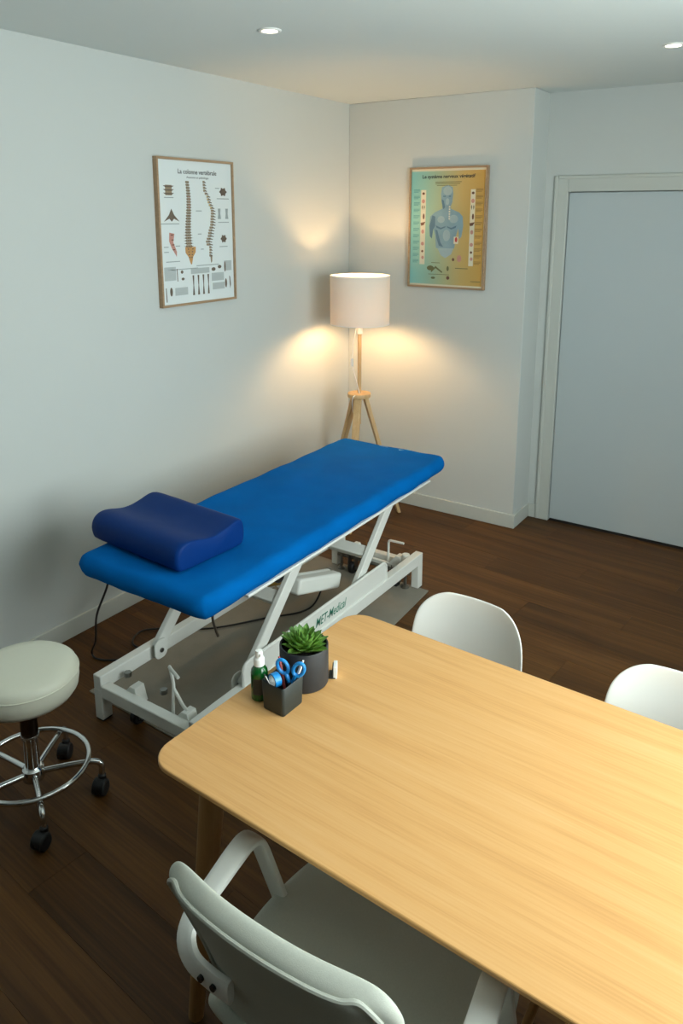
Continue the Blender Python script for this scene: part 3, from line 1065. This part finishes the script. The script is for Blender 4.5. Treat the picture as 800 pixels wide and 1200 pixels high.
for u0, u1, v0, v1 in ((0.03, 0.18, 0.17, 0.265), (0.38, 0.64, 0.205, 0.245), (0.67, 0.85, 0.14, 0.20), (0.16, 0.33, 0.06, 0.115), (0.68, 0.86, 0.075, 0.125), (0.86, 0.97, 0.21, 0.285)):
    g.rect(u0, u1, v0, v1)
g.done()
b = Ink(p1, PW1, PH1, 'small_bone_drawings', 'bone_dark', 1)
for u in (0.41, 0.48, 0.55, 0.62):
    b.poly([(u - 0.012, 0.195), (u + 0.012, 0.195), (u + 0.006, 0.12), (u + 0.014, 0.05), (u - 0.014, 0.05), (u - 0.004, 0.12)])
b.ell(0.26, 0.225, 0.018, 0.012).ell(0.27, 0.175, 0.02, 0.01).ell(0.70, 0.228, 0.03, 0.014).ell(0.79, 0.243, 0.028, 0.013).ell(0.11, 0.09, 0.018, 0.032).ell(0.88, 0.115, 0.016, 0.035).ell(0.87, 0.24, 0.012, 0.04)
b.poly([(0.19, 0.25), (0.2, 0.25), (0.205, 0.16), (0.195, 0.16)]).poly([(0.04, 0.12), (0.05, 0.12), (0.055, 0.02), (0.043, 0.02)]).poly([(0.93, 0.17), (0.945, 0.16), (0.955, 0.1), (0.94, 0.07)])
b.done()

# ---- nervous system chart
PW2, PH2 = 0.497, 0.697
p2 = poster('nervous_system_poster', 'teal to ochre nervous system chart with a blue torso on the back wall', (0.6925, -0.0005, 1.4115), 0, PW2, PH2, 'gradient')
k = Ink(p2, PW2, PH2, 'white_margin_print', 'cream_ink', 0)
k.rect(0.0, 1.0, 0.982, 1.0).rect(0.0, 1.0, 0.0, 0.014).rect(0.985, 1.0, 0.014, 0.982)
k.done()
ptext(p2, PW2, PH2, 'title_lettering', 'Le système nerveux végétatif', 0.50, 0.935, 0.028, 'ink', 0.335, 0.0006)
k = Ink(p2, PW2, PH2, 'subtitle_print', 'olive', 0)
k.rect(0.33, 0.68, 0.886, 0.892).rect(0.33, 0.66, 0.872, 0.878).rect(0.35, 0.62, 0.858, 0.863)
k.done()
k = Ink(p2, PW2, PH2, 'torso_print', 'skin_blue', 0)
k.poly([(0.42, 0.845), (0.50, 0.865), (0.565, 0.845), (0.575, 0.79), (0.565, 0.72), (0.545, 0.685), (0.55, 0.665), (0.66, 0.635), (0.71, 0.60), (0.72, 0.52), (0.70, 0.43), (0.672, 0.41), (0.655, 0.50), (0.63, 0.44), (0.61, 0.33),
        (0.36, 0.33), (0.345, 0.44), (0.315, 0.50), (0.30, 0.41), (0.272, 0.43), (0.258, 0.52), (0.27, 0.60), (0.33, 0.635), (0.43, 0.665), (0.438, 0.685), (0.42, 0.72), (0.41, 0.79)])
k.done()
k = Ink(p2, PW2, PH2, 'torso_shading', 'skin_dark', 1)
k.poly([(0.30, 0.61), (0.34, 0.60), (0.34, 0.52), (0.315, 0.49), (0.30, 0.41), (0.272, 0.43), (0.262, 0.52)])
k.poly([(0.35, 0.525), (0.42, 0.505), (0.485, 0.52), (0.48, 0.508), (0.42, 0.49), (0.36, 0.505)]).poly([(0.50, 0.52), (0.56, 0.505), (0.63, 0.525), (0.62, 0.505), (0.56, 0.49), (0.505, 0.508)])
k.poly([(0.345, 0.49), (0.375, 0.48), (0.42, 0.38), (0.46, 0.34), (0.40, 0.35), (0.36, 0.42)]).poly([(0.42, 0.745), (0.45, 0.735), (0.47, 0.68), (0.45, 0.662), (0.435, 0.68)])
k.rect(0.44, 0.475, 0.765, 0.775).rect(0.515, 0.545, 0.765, 0.775)
k.done()
k = Ink(p2, PW2, PH2, 'torso_highlight', 'skin_light', 2)
k.ell(0.50, 0.815, 0.06, 0.038).ell(0.42, 0.575, 0.05, 0.03).ell(0.59, 0.58, 0.06, 0.035).ell(0.50, 0.725, 0.025, 0.03).ell(0.50, 0.44, 0.05, 0.05)
k.poly([(0.38, 0.33), (0.60, 0.33), (0.57, 0.28), (0.49, 0.245), (0.43, 0.27)])
k.done()
k = Ink(p2, PW2, PH2, 'vertebra_print', 'cream_ink', 3)
for i in range(6):
    k.rect(0.522, 0.54, 0.675 - i * 0.02, 0.688 - i * 0.02)
k.rect(0.60, 0.66, 0.37, 0.43)
k.done()
Ink(p2, PW2, PH2, 'spleen_print', 'redink', 4).ell(0.632, 0.405, 0.017, 0.022).done()
k = Ink(p2, PW2, PH2, 'organ_strip', 'cream_ink', 0)
k.rect(0.135, 0.205, 0.185, 0.825).rect(0.805, 0.865, 0.185, 0.825)
k.done()
k = Ink(p2, PW2, PH2, 'organ_drawings', 'brownink', 1)
pk = Ink(p2, PW2, PH2, 'organ_drawings', 'pinkink', 1)
gy = Ink(p2, PW2, PH2, 'organ_drawings', 'olive', 1)
for u in (0.17, 0.835):
    k.ell(u, 0.795, 0.018, 0.011).poly([(u - 0.035, 0.545), (u + 0.035, 0.555), (u + 0.01, 0.525), (u - 0.025, 0.52)]).ell(u, 0.30, 0.016, 0.011).ell(u + 0.008, 0.60, 0.013, 0.025)
    pk.ell(u, 0.73, 0.022, 0.018).ell(u, 0.47, 0.02, 0.018).ell(u, 0.365, 0.022, 0.016).ell(u + 0.006, 0.245, 0.018, 0.015)
    gy.poly([(u - 0.022, 0.68), (u - 0.012, 0.70), (u - 0.006, 0.68), (u - 0.012, 0.655)]).poly([(u + 0.022, 0.68), (u + 0.012, 0.70), (u + 0.006, 0.68), (u + 0.012, 0.655)])
k.ell(0.60, 0.235, 0.017, 0.014).ell(0.535, 0.075, 0.022, 0.016)
gy.ell(0.29, 0.155, 0.05, 0.022).poly([(0.30, 0.13), (0.36, 0.175), (0.46, 0.125), (0.45, 0.115), (0.36, 0.155), (0.30, 0.115)]).ell(0.53, 0.155, 0.016, 0.022).ell(0.33, 0.07, 0.03, 0.01)
gy.rect(0.3, 0.42, 0.20, 0.205).rect(0.26, 0.55, 0.10, 0.104).rect(0.63, 0.8, 0.158, 0.164).rect(0.84, 0.97, 0.05, 0.056)
pk.ell(0.68, 0.245, 0.03, 0.03)
k.done()
pk.done()
gy.done()
k = Ink(p2, PW2, PH2, 'text_lines_print', 'tealink', 0)
kk = Ink(p2, PW2, PH2, 'text_lines_print', 'ochreink', 0)
for i in range(12):
    v = 0.825 - i * 0.055
    for ii in range(3):
        k.rect(0.035, 0.12 - 0.02 * (ii == 2), v - ii * 0.010, v - ii * 0.010 + 0.005)
        kk.rect(0.875, 0.965 - 0.02 * (ii == 2), v - ii * 0.010, v - ii * 0.010 + 0.005)
k.done()
kk.done()

# ================================================================== DESK
DTH = -0.0405
desk = thing('desk', 'large light oak table with rounded corners and tapered legs', 'table', (1.68, -3.37, 0), DTH)
DX_0, DX_1, DY_0, DY_1, DZT = -0.078, 1.462, 0.140, 0.889, 0.740
def top_layers():
    m = MB()
    n = 8
    lay = [(0.045, 0.715), (0.020, 0.720), (0.003, 0.728), (0.0, 0.731), (0.0, 0.7375), (0.0012, 0.7393), (0.003, 0.740)]
    rings = []
    for ins, z in lay:
        pts = rrect(DX_0 + ins, DX_1 - ins, DY_0 + ins, DY_1 - ins, 0.062 - min(ins, 0.03), n)
        k = len(m.v)
        m.v += [(x, y, z) for x, y in pts]
        rings.append((k, len(pts)))
    for (k0, c), (k1, _) in zip(rings, rings[1:]):
        for i in range(c):
            m.f.append((k0 + i, k0 + (i + 1) % c, k1 + (i + 1) % c, k1 + i))
    k, c = rings[0]
    m.f.append(tuple(reversed(range(k, k + c))))
    k, c = rings[-1]
    m.f.append(tuple(range(k, k + c)))
    return m
top_layers().build('tabletop', 'oak', desk, angle=20)
for sx, ex in ((-1, DX_0), (1, DX_1)):
    for sy, ey in ((-1, DY_0), (1, DY_1)):
        a = Vector((ex - sx * 0.105, ey - sy * 0.095, 0.718))
        b = Vector((ex - sx * 0.020, ey - sy * 0.085, 0.0))
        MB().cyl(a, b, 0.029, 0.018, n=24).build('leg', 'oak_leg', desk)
ap = MB()
ap.box(DX_0 + 0.14, DX_1 - 0.14, DY_0 + 0.10, DY_0 + 0.12, 0.66, 0.718).box(DX_0 + 0.14, DX_1 - 0.14, DY_1 - 0.12, DY_1 - 0.10, 0.66, 0.718)
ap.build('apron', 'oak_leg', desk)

# ================================================================== THINGS ON THE DESK
ZD = 0.740
pot = thing('potted_succulent', 'green rosette succulent in a round charcoal pot on the oak table', 'plant', (1.722, -2.828, ZD))
PR, PH = 0.0585, 0.100
MB().lathe([(PR - 0.006, 0.0), (PR - 0.002, 0.002), (PR, 0.006), (PR, PH - 0.002), (PR - 0.001, PH), (PR - 0.004, PH), (PR - 0.005, PH - 0.002), (PR - 0.005, PH - 0.02), (0.001, PH - 0.02)], 48).build('pot', 'pot', pot, angle=50)
MB().lathe([(PR - 0.0055, PH - 0.019), (0.03, PH - 0.014), (0.001, PH - 0.012)], 32).build('soil', 'soil', pot)
# leaf mesh: pointed, thick, gently cupped; root at origin, along +x
def leaf_mesh():
    mb = MB()
    n = 7
    L_ = 0.058
    for i in range(n + 1):
        t = i / n
        wd = 0.0088 * (math.sin(math.pi * (0.22 + 0.78 * t) ** 1.0) ** 0.8 if t < 1 else 0) + 0.0002
        x = L_ * t
        zc = 0.006 * t * t
        th = 0.0028 * (1 - t) + 0.0006
        for y, z in ((-wd, zc + wd * 0.45), (-wd * 0.5, zc + 0.0008), (0, zc), (wd * 0.5, zc + 0.0008), (wd, zc + wd * 0.45), (wd * 0.5, zc - th), (0, zc - th * 1.3), (-wd * 0.5, zc - th)):
            mb.v.append((x, y, z))
    for i in range(n):
        for j in range(8):
            mb.f.append((i * 8 + j, i * 8 + (j + 1) % 8, (i + 1) * 8 + (j + 1) % 8, (i + 1) * 8 + j))
    mb.f += [tuple(range(8)), tuple(range(n * 8, n * 8 + 8))]
    return mb.mesh('leaf', MT['leaf'], angle=60)
lm = leaf_mesh()
rl = random.Random(11)
NL = 52
for i in range(NL):
    f = i / (NL - 1)                       # 0 outer .. 1 inner
    az = i * R(137.5) + rl.uniform(-0.1, 0.1)
    el = R(14 + 60 * f ** 1.2 + rl.uniform(-4, 4))
    sc_ = (1.14 - 0.44 * f) * rl.uniform(0.9, 1.06)
    o = bpy.data.objects.new('leaf', lm)
    COL.objects.link(o)
    o.parent = pot
    o.matrix_local = Matrix.Translation((0.004 * math.cos(az), 0.004 * math.sin(az), PH - 0.016 + 0.010 * f)) @ Matrix.Rotation(az, 4, 'Z') @ Matrix.Rotation(-el, 4, 'Y') @ Matrix.Diagonal((sc_, sc_ * 1.45, sc_, 1))

# pencil cup
CX, CY = 1.738, -2.932
cup = thing('pencil_cup', 'small square dark slate cup holding scissors and pens beside the plant', 'pen holder', (CX, CY, ZD), R(-2))
def cup_mesh():
    m = MB()
    rings = []
    for hx, hy, z, r in ((0.029, 0.033, 0.0, 0.006), (0.031, 0.035, 0.003, 0.007), (0.0335, 0.0375, 0.070, 0.008), (0.0325, 0.0365, 0.0715, 0.0075), (0.0315, 0.0355, 0.070, 0.007), (0.0290, 0.0330, 0.005, 0.006)):
        pts = rrect(-hx, hx, -hy, hy, r, 5)
        rings.append(len(m.v))
        m.v += [(x, y, z) for x, y in pts]
        c = len(pts)
    for k0, k1 in zip(rings, rings[1:]):
        for i in range(c):
            m.f.append((k0 + i, k0 + (i + 1) % c, k1 + (i + 1) % c, k1 + i))
    m.f.append(tuple(reversed(range(rings[0], rings[0] + c))))
    m.f.append(tuple(range(rings[-1], rings[-1] + c)))
    return m
cup_mesh().build('cup_body', 'cup', cup, angle=50)

# scissors standing in the cup, handles up
sc = thing('scissors', 'blue-handled scissors standing in the square cup', 'scissors', (CX + 0.013, CY + 0.014, ZD + 0.006), R(20))
bl = MB().prism([(-0.006, 0.0), (0.006, 0.0), (0.008, 0.055), (-0.008, 0.055)], -0.001, 0.001, Matrix(((1, 0, 0, 0), (0, 0, 1, 0), (0, 1, 0, 0), (0, 0, 0, 1))))
bl.build('blade', 'steel', sc)
for s_ in (-1, 1):
    loop = [(s_ * 0.0195 + 0.0125 * math.cos(2 * math.pi * i / 28) + s_ * 0.004 * math.sin(2 * math.pi * i / 28), -0.002 * s_, 0.086 + 0.0165 * math.sin(2 * math.pi * i / 28)) for i in range(28)]
    m = MB().tube(loop, 0.0042, 10, closed=True)
    m.tube(smooth_path([(s_ * 0.004, 0, 0.050), (s_ * 0.008, -0.001 * s_, 0.060), (s_ * 0.0135, -0.002 * s_, 0.073)], 4), 0.0048, 10)
    m.build('finger_loop', 'scissor_blue', sc)
MB().cyl((0, -0.004, 0.048), (0, 0.004, 0.048), 0.004, n=12).build('pivot_screw', 'steel', sc)

# roll of blue tape standing on edge inside the cup
tr = thing('tape_roll', 'short roll of blue tape tucked into the near side of the square cup', 'tape', (CX - 0.012, CY - 0.012, ZD + 0.067), R(72))
m = MB()
prof = [(0.0135, -0.008), (0.0165, -0.008), (0.0165, 0.008), (0.0135, 0.008), (0.0135, -0.008)]
for i in range(32):
    pass
mb = MB().lathe(prof, 32, cap=False)
rm = Matrix.Rotation(R(90), 4, 'Y')
mb.v = [tuple(rm @ Vector(v)) for v in mb.v]
mb.build('tape', 'scissor_blue', tr)
mb = MB().lathe([(0.0115, -0.0082), (0.0135, -0.0082), (0.0135, 0.0082), (0.0115, 0.0082), (0.0115, -0.0082)], 32, cap=False)
mb.v = [tuple(rm @ Vector(v)) for v in mb.v]
mb.build('core', 'white', tr)

def pen(name, label, cat, m, a, b, r, tipm):
    t = thing(name, label, cat, a)
    d = Vector(b) - Vector(a)
    MB().cyl((0, 0, 0), d, r, n=14).build('barrel', m, t, bevel=0.0008)
    MB().cyl(d * 0.999, d * 1.06, r * 0.75, r * 0.6, n=14).build('end_plug', tipm, t)
    return t
pen('red_pen', 'dull red pen leaning in the cup next to the green bottle', 'pen', 'pen_red', (CX + 0.012, CY + 0.000, ZD + 0.008), (CX - 0.029, CY + 0.026, ZD + 0.094), 0.0038, 'pen_red')
pen('white_pen', 'white pen leaning out of the cup behind the scissors towards the pot', 'pen', 'white', (CX + 0.000, CY + 0.022, ZD + 0.008), (CX + 0.030, CY + 0.036, ZD + 0.100), 0.0036, 'white')
pen('grey_pencil', 'thin grey pencil resting across the dark cup rim', 'pencil', 'steel', (CX + 0.010, CY - 0.02, ZD + 0.0715 - 0.055), (CX - 0.026, CY - 0.030, ZD + 0.082), 0.0024, 'ink')

# green spray bottle
bt = thing('spray_bottle', 'small green bottle with a white pump cap behind the square cup', 'bottle', (1.675, -2.938, ZD))
MB().lathe([(0.016, 0.0), (0.0195, 0.002), (0.020, 0.006), (0.020, 0.066), (0.0185, 0.074), (0.013, 0.082), (0.0095, 0.085), (0.0095, 0.090)], 32).build('bottle_body', 'bottle', bt)
cp = MB().lathe([(0.0125, 0.085), (0.0125, 0.101), (0.0115, 0.103), (0.0090, 0.105), (0.0085, 0.118), (0.0075, 0.1215), (0.001, 0.1225)], 28).build('pump_cap', 'white', bt)
MB().cyl((0.006, -0.003, 0.113), (0.0115, -0.0055, 0.113), 0.0028, n=12).build('nozzle', 'white', cp)
lb = MB()
for i in range(12):
    pass
lab = []
n = 12
for z in (0.018, 0.058):
    for i in range(n + 1):
        a_ = R(-100 + 150 * i / n)
        lab.append((0.0203 * math.cos(a_), 0.0203 * math.sin(a_), z))
lb.add(lab, [(i, i + 1, n + 2 + i, n + 1 + i) for i in range(n)])
lb.build('bottle_label', 'ink', bt)

# white card standing behind the pot
cdh = thing('business_card_stack', 'small stack of white cards standing on edge behind the charcoal pot', 'card', (1.772, -2.768, ZD), R(32))
MB().box(-0.0045, 0.0045, -0.016, 0.016, 0.0, 0.030).build('card_stack', 'white', cdh, bevel=0.0006)
MB().box(-0.016, 0.0, -0.017, 0.017, 0.0, 0.003).box(-0.0075, -0.0050, -0.017, 0.017, 0.003, 0.024).build('card_stand', 'cup', cdh, bevel=0.0006)

# ================================================================== CHROME STOOL
stool = thing('rolling_stool', 'round cream rolling stool with a chrome ring and five black castors', 'stool', (0.720, -2.932, 0))
MB().lathe([(0.02, 0.374), (0.118, 0.376), (0.146, 0.384), (0.157, 0.400), (0.161, 0.424), (0.160, 0.452), (0.155, 0.467), (0.143, 0.477), (0.115, 0.483), (0.06, 0.486), (0.002, 0.487)], 56).build('seat', 'cream', stool, angle=60)
MB().tube([(0.1605 * math.cos(2 * math.pi * i / 56), 0.1605 * math.sin(2 * math.pi * i / 56), 0.450) for i in range(56)], 0.0025, 8, closed=True).build('seat_piping', 'cream', stool)
MB().lathe([(0.07, 0.366), (0.07, 0.374)], 28).cyl((0, 0, 0.34), (0, 0, 0.37), 0.03, n=24).build('seat_plate', 'steel', stool)
MB().lathe([(0.0265, 0.235), (0.0265, 0.360)], 28).build('outer_column', mat('dark_chrome', '#5a5450', 0.12, metal=1.0), stool)
MB().lathe([(0.0225, 0.10), (0.0225, 0.24)], 28).build('gas_column', 'chrome', stool)
MB().lathe([(0.0275, 0.228), (0.0285, 0.231), (0.0285, 0.236), (0.0275, 0.239)], 28).build('column_collar', 'chrome', stool)
MB().lathe([(0.024, 0.075), (0.034, 0.080), (0.036, 0.10), (0.033, 0.116), (0.026, 0.122)], 28).build('hub', 'chrome', stool)
MB().tube([(0.170 * math.cos(2 * math.pi * i / 72), 0.170 * math.sin(2 * math.pi * i / 72), 0.128) for i in range(72)], 0.0085, 12, closed=True).build('foot_ring', 'chrome', stool)
RL = 0.208
for k in range(5):
    a = R(-28 + 72 * k)
    c, s_ = math.cos(a), math.sin(a)
    lp = [(0.025, 0.100), (0.10, 0.108), (0.165, 0.112), (0.185, 0.112), (0.200, 0.107), (0.209, 0.095), (RL, 0.080), (RL, 0.055)]
    leg = MB().tube([(r * c, r * s_, z) for r, z in smooth_path([(r, z, 0) for r, z in lp], 3) for r, z in [(r, z)]] if False else [(q[0] * c, q[0] * s_, q[1]) for q in smooth_path([(r, z, 0) for r, z in lp], 3)], 0.0095, 12).build('leg', 'chrome', stool)
    ca_ = R(-75 + 9 * k)
    tx, ty = math.cos(ca_), math.sin(ca_)
    nx, ny = -ty, tx
    cx, cy = RL * c + tx * 0.016, RL * s_ + ty * 0.016
    cs = MB()
    for s2 in (-1, 1):
        cs.cyl((cx + nx * s2 * 0.005, cy + ny * s2 * 0.005, 0.025), (cx + nx * s2 * 0.021, cy + ny * s2 * 0.021, 0.025), 0.025, n=24)
    cso = cs.build('castor_wheels', 'rubber', leg, bevel=0.004)
    hd = MB()
    hd.cyl((cx - nx * 0.020, cy - ny * 0.020, 0.030), (cx + nx * 0.020, cy + ny * 0.020, 0.030), 0.024, n=20)
    hd.cyl((RL * c, RL * s_, 0.035), (RL * c, RL * s_, 0.062), 0.013, n=16)
    hd.build('castor_hood', 'black', leg, bevel=0.003)

# ================================================================== OFFICE CHAIR
ch = thing('office_chair', 'pale grey upholstered swivel chair with white loop armrests at the near side of the table', 'chair', (2.120, -3.205, 0), R(0))
def loft(rows, nu, thick):
    """rows: list of (y, z, half width, forward wrap at edges (y,z) , normal (ny,nz)) -> closed pad"""
    mb = MB()
    nr = len(rows)
    front, back = [], []
    for (y, z, hw, wy, wz, ny, nz, th) in rows:
        fr, bk = [], []
        for i in range(nu + 1):
            u = 2 * i / nu - 1
            uu = math.sin(u * math.pi / 2) * 0.3 + u * 0.7
            e = abs(uu) ** 2.4
            x = uu * hw
            yy, zz = y + wy * e, z + wz * e
            k = (1 - abs(u) ** 6 * 0.55)
            fr.append(len(mb.v)); mb.v.append((x, yy + ny * th * k / 2, zz + nz * th * k / 2))
            bk.append(len(mb.v)); mb.v.append((x, yy - ny * th * k / 2, zz - nz * th * k / 2))
        front.append(fr); back.append(bk)
    for j in range(nr - 1):
        for i in range(nu):
            mb.f.append((front[j][i], front[j][i + 1], front[j + 1][i + 1], front[j + 1][i]))
            mb.f.append((back[j][i], back[j + 1][i], back[j + 1][i + 1], back[j][i + 1]))
        mb.f.append((front[j][0], front[j + 1][0], back[j + 1][0], back[j][0]))
        mb.f.append((front[j][nu], back[j][nu], back[j + 1][nu], front[j + 1][nu]))
    for j in (0, nr - 1):
        for i in range(nu):
            mb.f.append((front[j][i], back[j][i], back[j][i + 1], front[j][i + 1]))
    return mb, front, back
# seat (local +y is the front of the chair)
def seat_rows():
    rows = []
    pts = [(0.285, 0.428, 0.120), (0.270, 0.440, 0.185), (0.235, 0.452, 0.222), (0.17, 0.456, 0.243), (0.08, 0.452, 0.256), (0.0, 0.447, 0.258), (-0.07, 0.443, 0.250), (-0.12, 0.444, 0.238), (-0.155, 0.455, 0.222), (-0.175, 0.478, 0.205)]
    for i, (y, z, hw) in enumerate(pts):
        q0, q1 = pts[max(0, i - 1)], pts[min(len(pts) - 1, i + 1)]
        ty, tz = q1[0] - q0[0], q1[1] - q0[1]
        l = math.hypot(ty, tz)
        ny, nz = tz / l, -ty / l          # up side
        th = 0.052 if 0 < i < len(pts) - 1 else 0.03
        rows.append((y, z, hw, 0, 0.012, ny, nz, th))
    return rows
sm, sf, sb = loft(seat_rows(), 14, 0.05)
sm.build('seat', 'greyfab', ch, sub=2, angle=180)
def back_rows():
    rows = []
    pts = [(-0.140, 0.455, 0.215), (-0.152, 0.500, 0.196), (-0.163, 0.545, 0.190), (-0.178, 0.600, 0.190), (-0.202, 0.660, 0.195), (-0.228, 0.720, 0.203), (-0.254, 0.780, 0.211), (-0.272, 0.822, 0.211), (-0.281, 0.845, 0.201), (-0.286, 0.858, 0.178)]
    for i, (y, z, hw) in enumerate(pts):
        q0, q1 = pts[max(0, i - 1)], pts[min(len(pts) - 1, i + 1)]
        ty, tz = q1[0] - q0[0], q1[1] - q0[1]
        l = math.hypot(ty, tz)
        ny, nz = tz / l, -ty / l          # towards the sitter (+y)
        th = 0.041 if i < len(pts) - 1 else 0.032
        rows.append((y, z, hw, 0.006 + 0.030 * max(0, min(1, (z - 0.56) / 0.25)), -0.012 * (i > 6), ny, nz, th))
    return rows
bmsh, bfr, bbk = loft(back_rows(), 14, 0.05)
bko = bmsh.build('backrest', 'greyfab', ch, sub=2, angle=180)
# piping along the rear edge of the backrest
edge = [bbk[j][0] for j in range(1, len(bbk))] + [bbk[-1][i] for i in range(1, 14)] + [bbk[j][14] for j in range(len(bbk) - 1, 0, -1)]
bpy.context.view_layer.update()
dg = bpy.context.evaluated_depsgraph_get()
bvh = BVHTree.FromObject(bko, dg)
ep = []
for i in edge:
    v = Vector(bmsh.v[i])
    c0 = Vector((v.x * 0.93, v.y - 0.012, 0.66 + (v.z - 0.66) * 0.965))
    hit = bvh.find_nearest(c0)
    ep.append(hit[0] + hit[1] * 0.001)
MB().tube(smooth_path(ep, 4), 0.0042, 8).build('piping', 'greyfab', bko)
# armrests
for s_ in (-1, 1):
    path = [(-0.120, -0.205, 0.592), (-0.165, -0.205, 0.592), (-0.210, -0.200, 0.595), (-0.244, -0.180, 0.604), (-0.256, -0.145, 0.618), (-0.256, -0.09, 0.636), (-0.254, -0.035, 0.656), (-0.252, -0.005, 0.662), (-0.250, 0.018, 0.646), (-0.248, 0.042, 0.58), (-0.246, 0.075, 0.48), (-0.236, 0.090, 0.425), (-0.205, 0.094, 0.402), (-0.12, 0.09, 0.398)]
    pts = smooth_path([(x * -s_ if s_ > 0 else x, y, z) for x, y, z in path], 5)
    dirs = []
    npts = len(pts)
    for i, q in enumerate(pts):
        f = i / (npts - 1)
        if f < 0.28:
            g = f / 0.28
            dirs.append(Vector((0.9 * g * (1 if s_ < 0 else -1), 0, 1 - 0.65 * g)))
        elif f < 0.80:
            dirs.append(Vector((1 if s_ < 0 else -1, 0, 0.0)) + Vector((0, 0, 0.35 * max(0, (0.45 - f) / 0.17))))
        else:
            g = (f - 0.80) / 0.2
            dirs.append(Vector(((1 if s_ < 0 else -1) * (1 - g), g, 0)))
    arm = band(pts, dirs, 0.046, 0.016).build('armrest', 'white_plastic', ch)
    for k in range(2):
        MB().cyl((s_ * (0.150 + 0.028 * k), -0.208, 0.592), (s_ * (0.150 + 0.028 * k), -0.218, 0.592), 0.006, n=12).build('screw', 'black', arm)
MB().box(-0.11, 0.11, -0.12, 0.12, 0.385, 0.412).build('seat_mechanism', 'white_plastic', ch, bevel=0.01)
MB().cyl((0, 0, 0.10), (0, 0, 0.39), 0.025, n=24).build('gas_column', 'white_plastic', ch)
for k in range(5):
    a = R(90 + 36 + 72 * k)
    c, s_ = math.cos(a), math.sin(a)
    lg = band([(0.02 * c, 0.02 * s_, 0.115), (0.12 * c, 0.12 * s_, 0.105), (0.27 * c, 0.27 * s_, 0.078)], [(-s_, c, 0)] * 3, 0.04, 0.03).build('base_leg', 'white_plastic', ch)
    w_ = MB()
    for s2 in (-1, 1):
        w_.cyl((0.262 * c - s_ * 0.006 * s2, 0.262 * s_ + c * 0.006 * s2, 0.028), (0.262 * c - s_ * 0.022 * s2, 0.262 * s_ + c * 0.022 * s2, 0.028), 0.028, n=20)
    w_.cyl((0.262 * c, 0.262 * s_, 0.03), (0.262 * c, 0.262 * s_, 0.085), 0.006, n=10)
    w_.build('castor', 'rubber', lg, bevel=0.003)

# ================================================================== WHITE SHELL CHAIRS (they face the table, -y)
def shell_chair(label, loc, rz):
    t = thing('shell_chair', label, 'chair', loc, rz, 'white shell chairs on the far side of the table')
    prof = [(-0.225, 0.435, 0.150), (-0.215, 0.448, 0.185), (-0.16, 0.455, 0.205), (-0.06, 0.445, 0.212), (0.05, 0.435, 0.212), (0.12, 0.440, 0.204), (0.160, 0.465, 0.193), (0.180, 0.520, 0.182), (0.190, 0.585, 0.173), (0.198, 0.65, 0.168), (0.204, 0.70, 0.165), (0.208, 0.735, 0.159), (0.2115, 0.762, 0.146), (0.214, 0.782, 0.126), (0.2155, 0.794, 0.104), (0.2165, 0.800, 0.078)]
    nu = 14
    mb = MB()
    grid = []
    for j, (y, z, hw) in enumerate(prof):
        row = []
        fb = min(1, max(0, (z - 0.44) / 0.12)) if y > 0.1 else 0
        for i in range(nu + 1):
            u = 2 * i / nu - 1
            uu = math.sin(u * math.pi / 2) * 0.35 + u * 0.65
            e = (abs(uu) * hw / (0.168 if fb > 0.5 else hw)) ** 2.2
            row.append(len(mb.v))
            mb.v.append((uu * hw, y - 0.050 * e * fb, z + 0.045 * e * (1 - fb) * (1 if j > 1 else 0.3)))
        grid.append(row)
    for j in range(len(prof) - 1):
        for i in range(nu):
            mb.f.append((grid[j][i], grid[j][i + 1], grid[j + 1][i + 1], grid[j + 1][i]))
    sh = mb.build('shell', 'shell', t, angle=180)
    so = sh.modifiers.new('solidify', 'SOLIDIFY')
    so.thickness = 0.006
    so.offset = 0
    b = sh.modifiers.new('subdivision', 'SUBSURF')
    b.levels = b.render_levels = 2
    for sx in (-1, 1):
        for sy in (-1, 1):
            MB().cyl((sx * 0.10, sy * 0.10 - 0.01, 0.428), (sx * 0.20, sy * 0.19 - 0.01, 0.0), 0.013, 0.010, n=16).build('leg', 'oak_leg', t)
    MB().box(-0.11, 0.11, -0.12, 0.10, 0.420, 0.432).build('seat_bracket', 'black', t, bevel=0.003)
    return t
shell_chair('white plastic shell chair across the table nearer the treatment table', (1.938, -2.545, 0), R(-2))
shell_chair('white plastic shell chair across the table, cut off by the right edge', (2.490, -2.600, 0), R(-2))
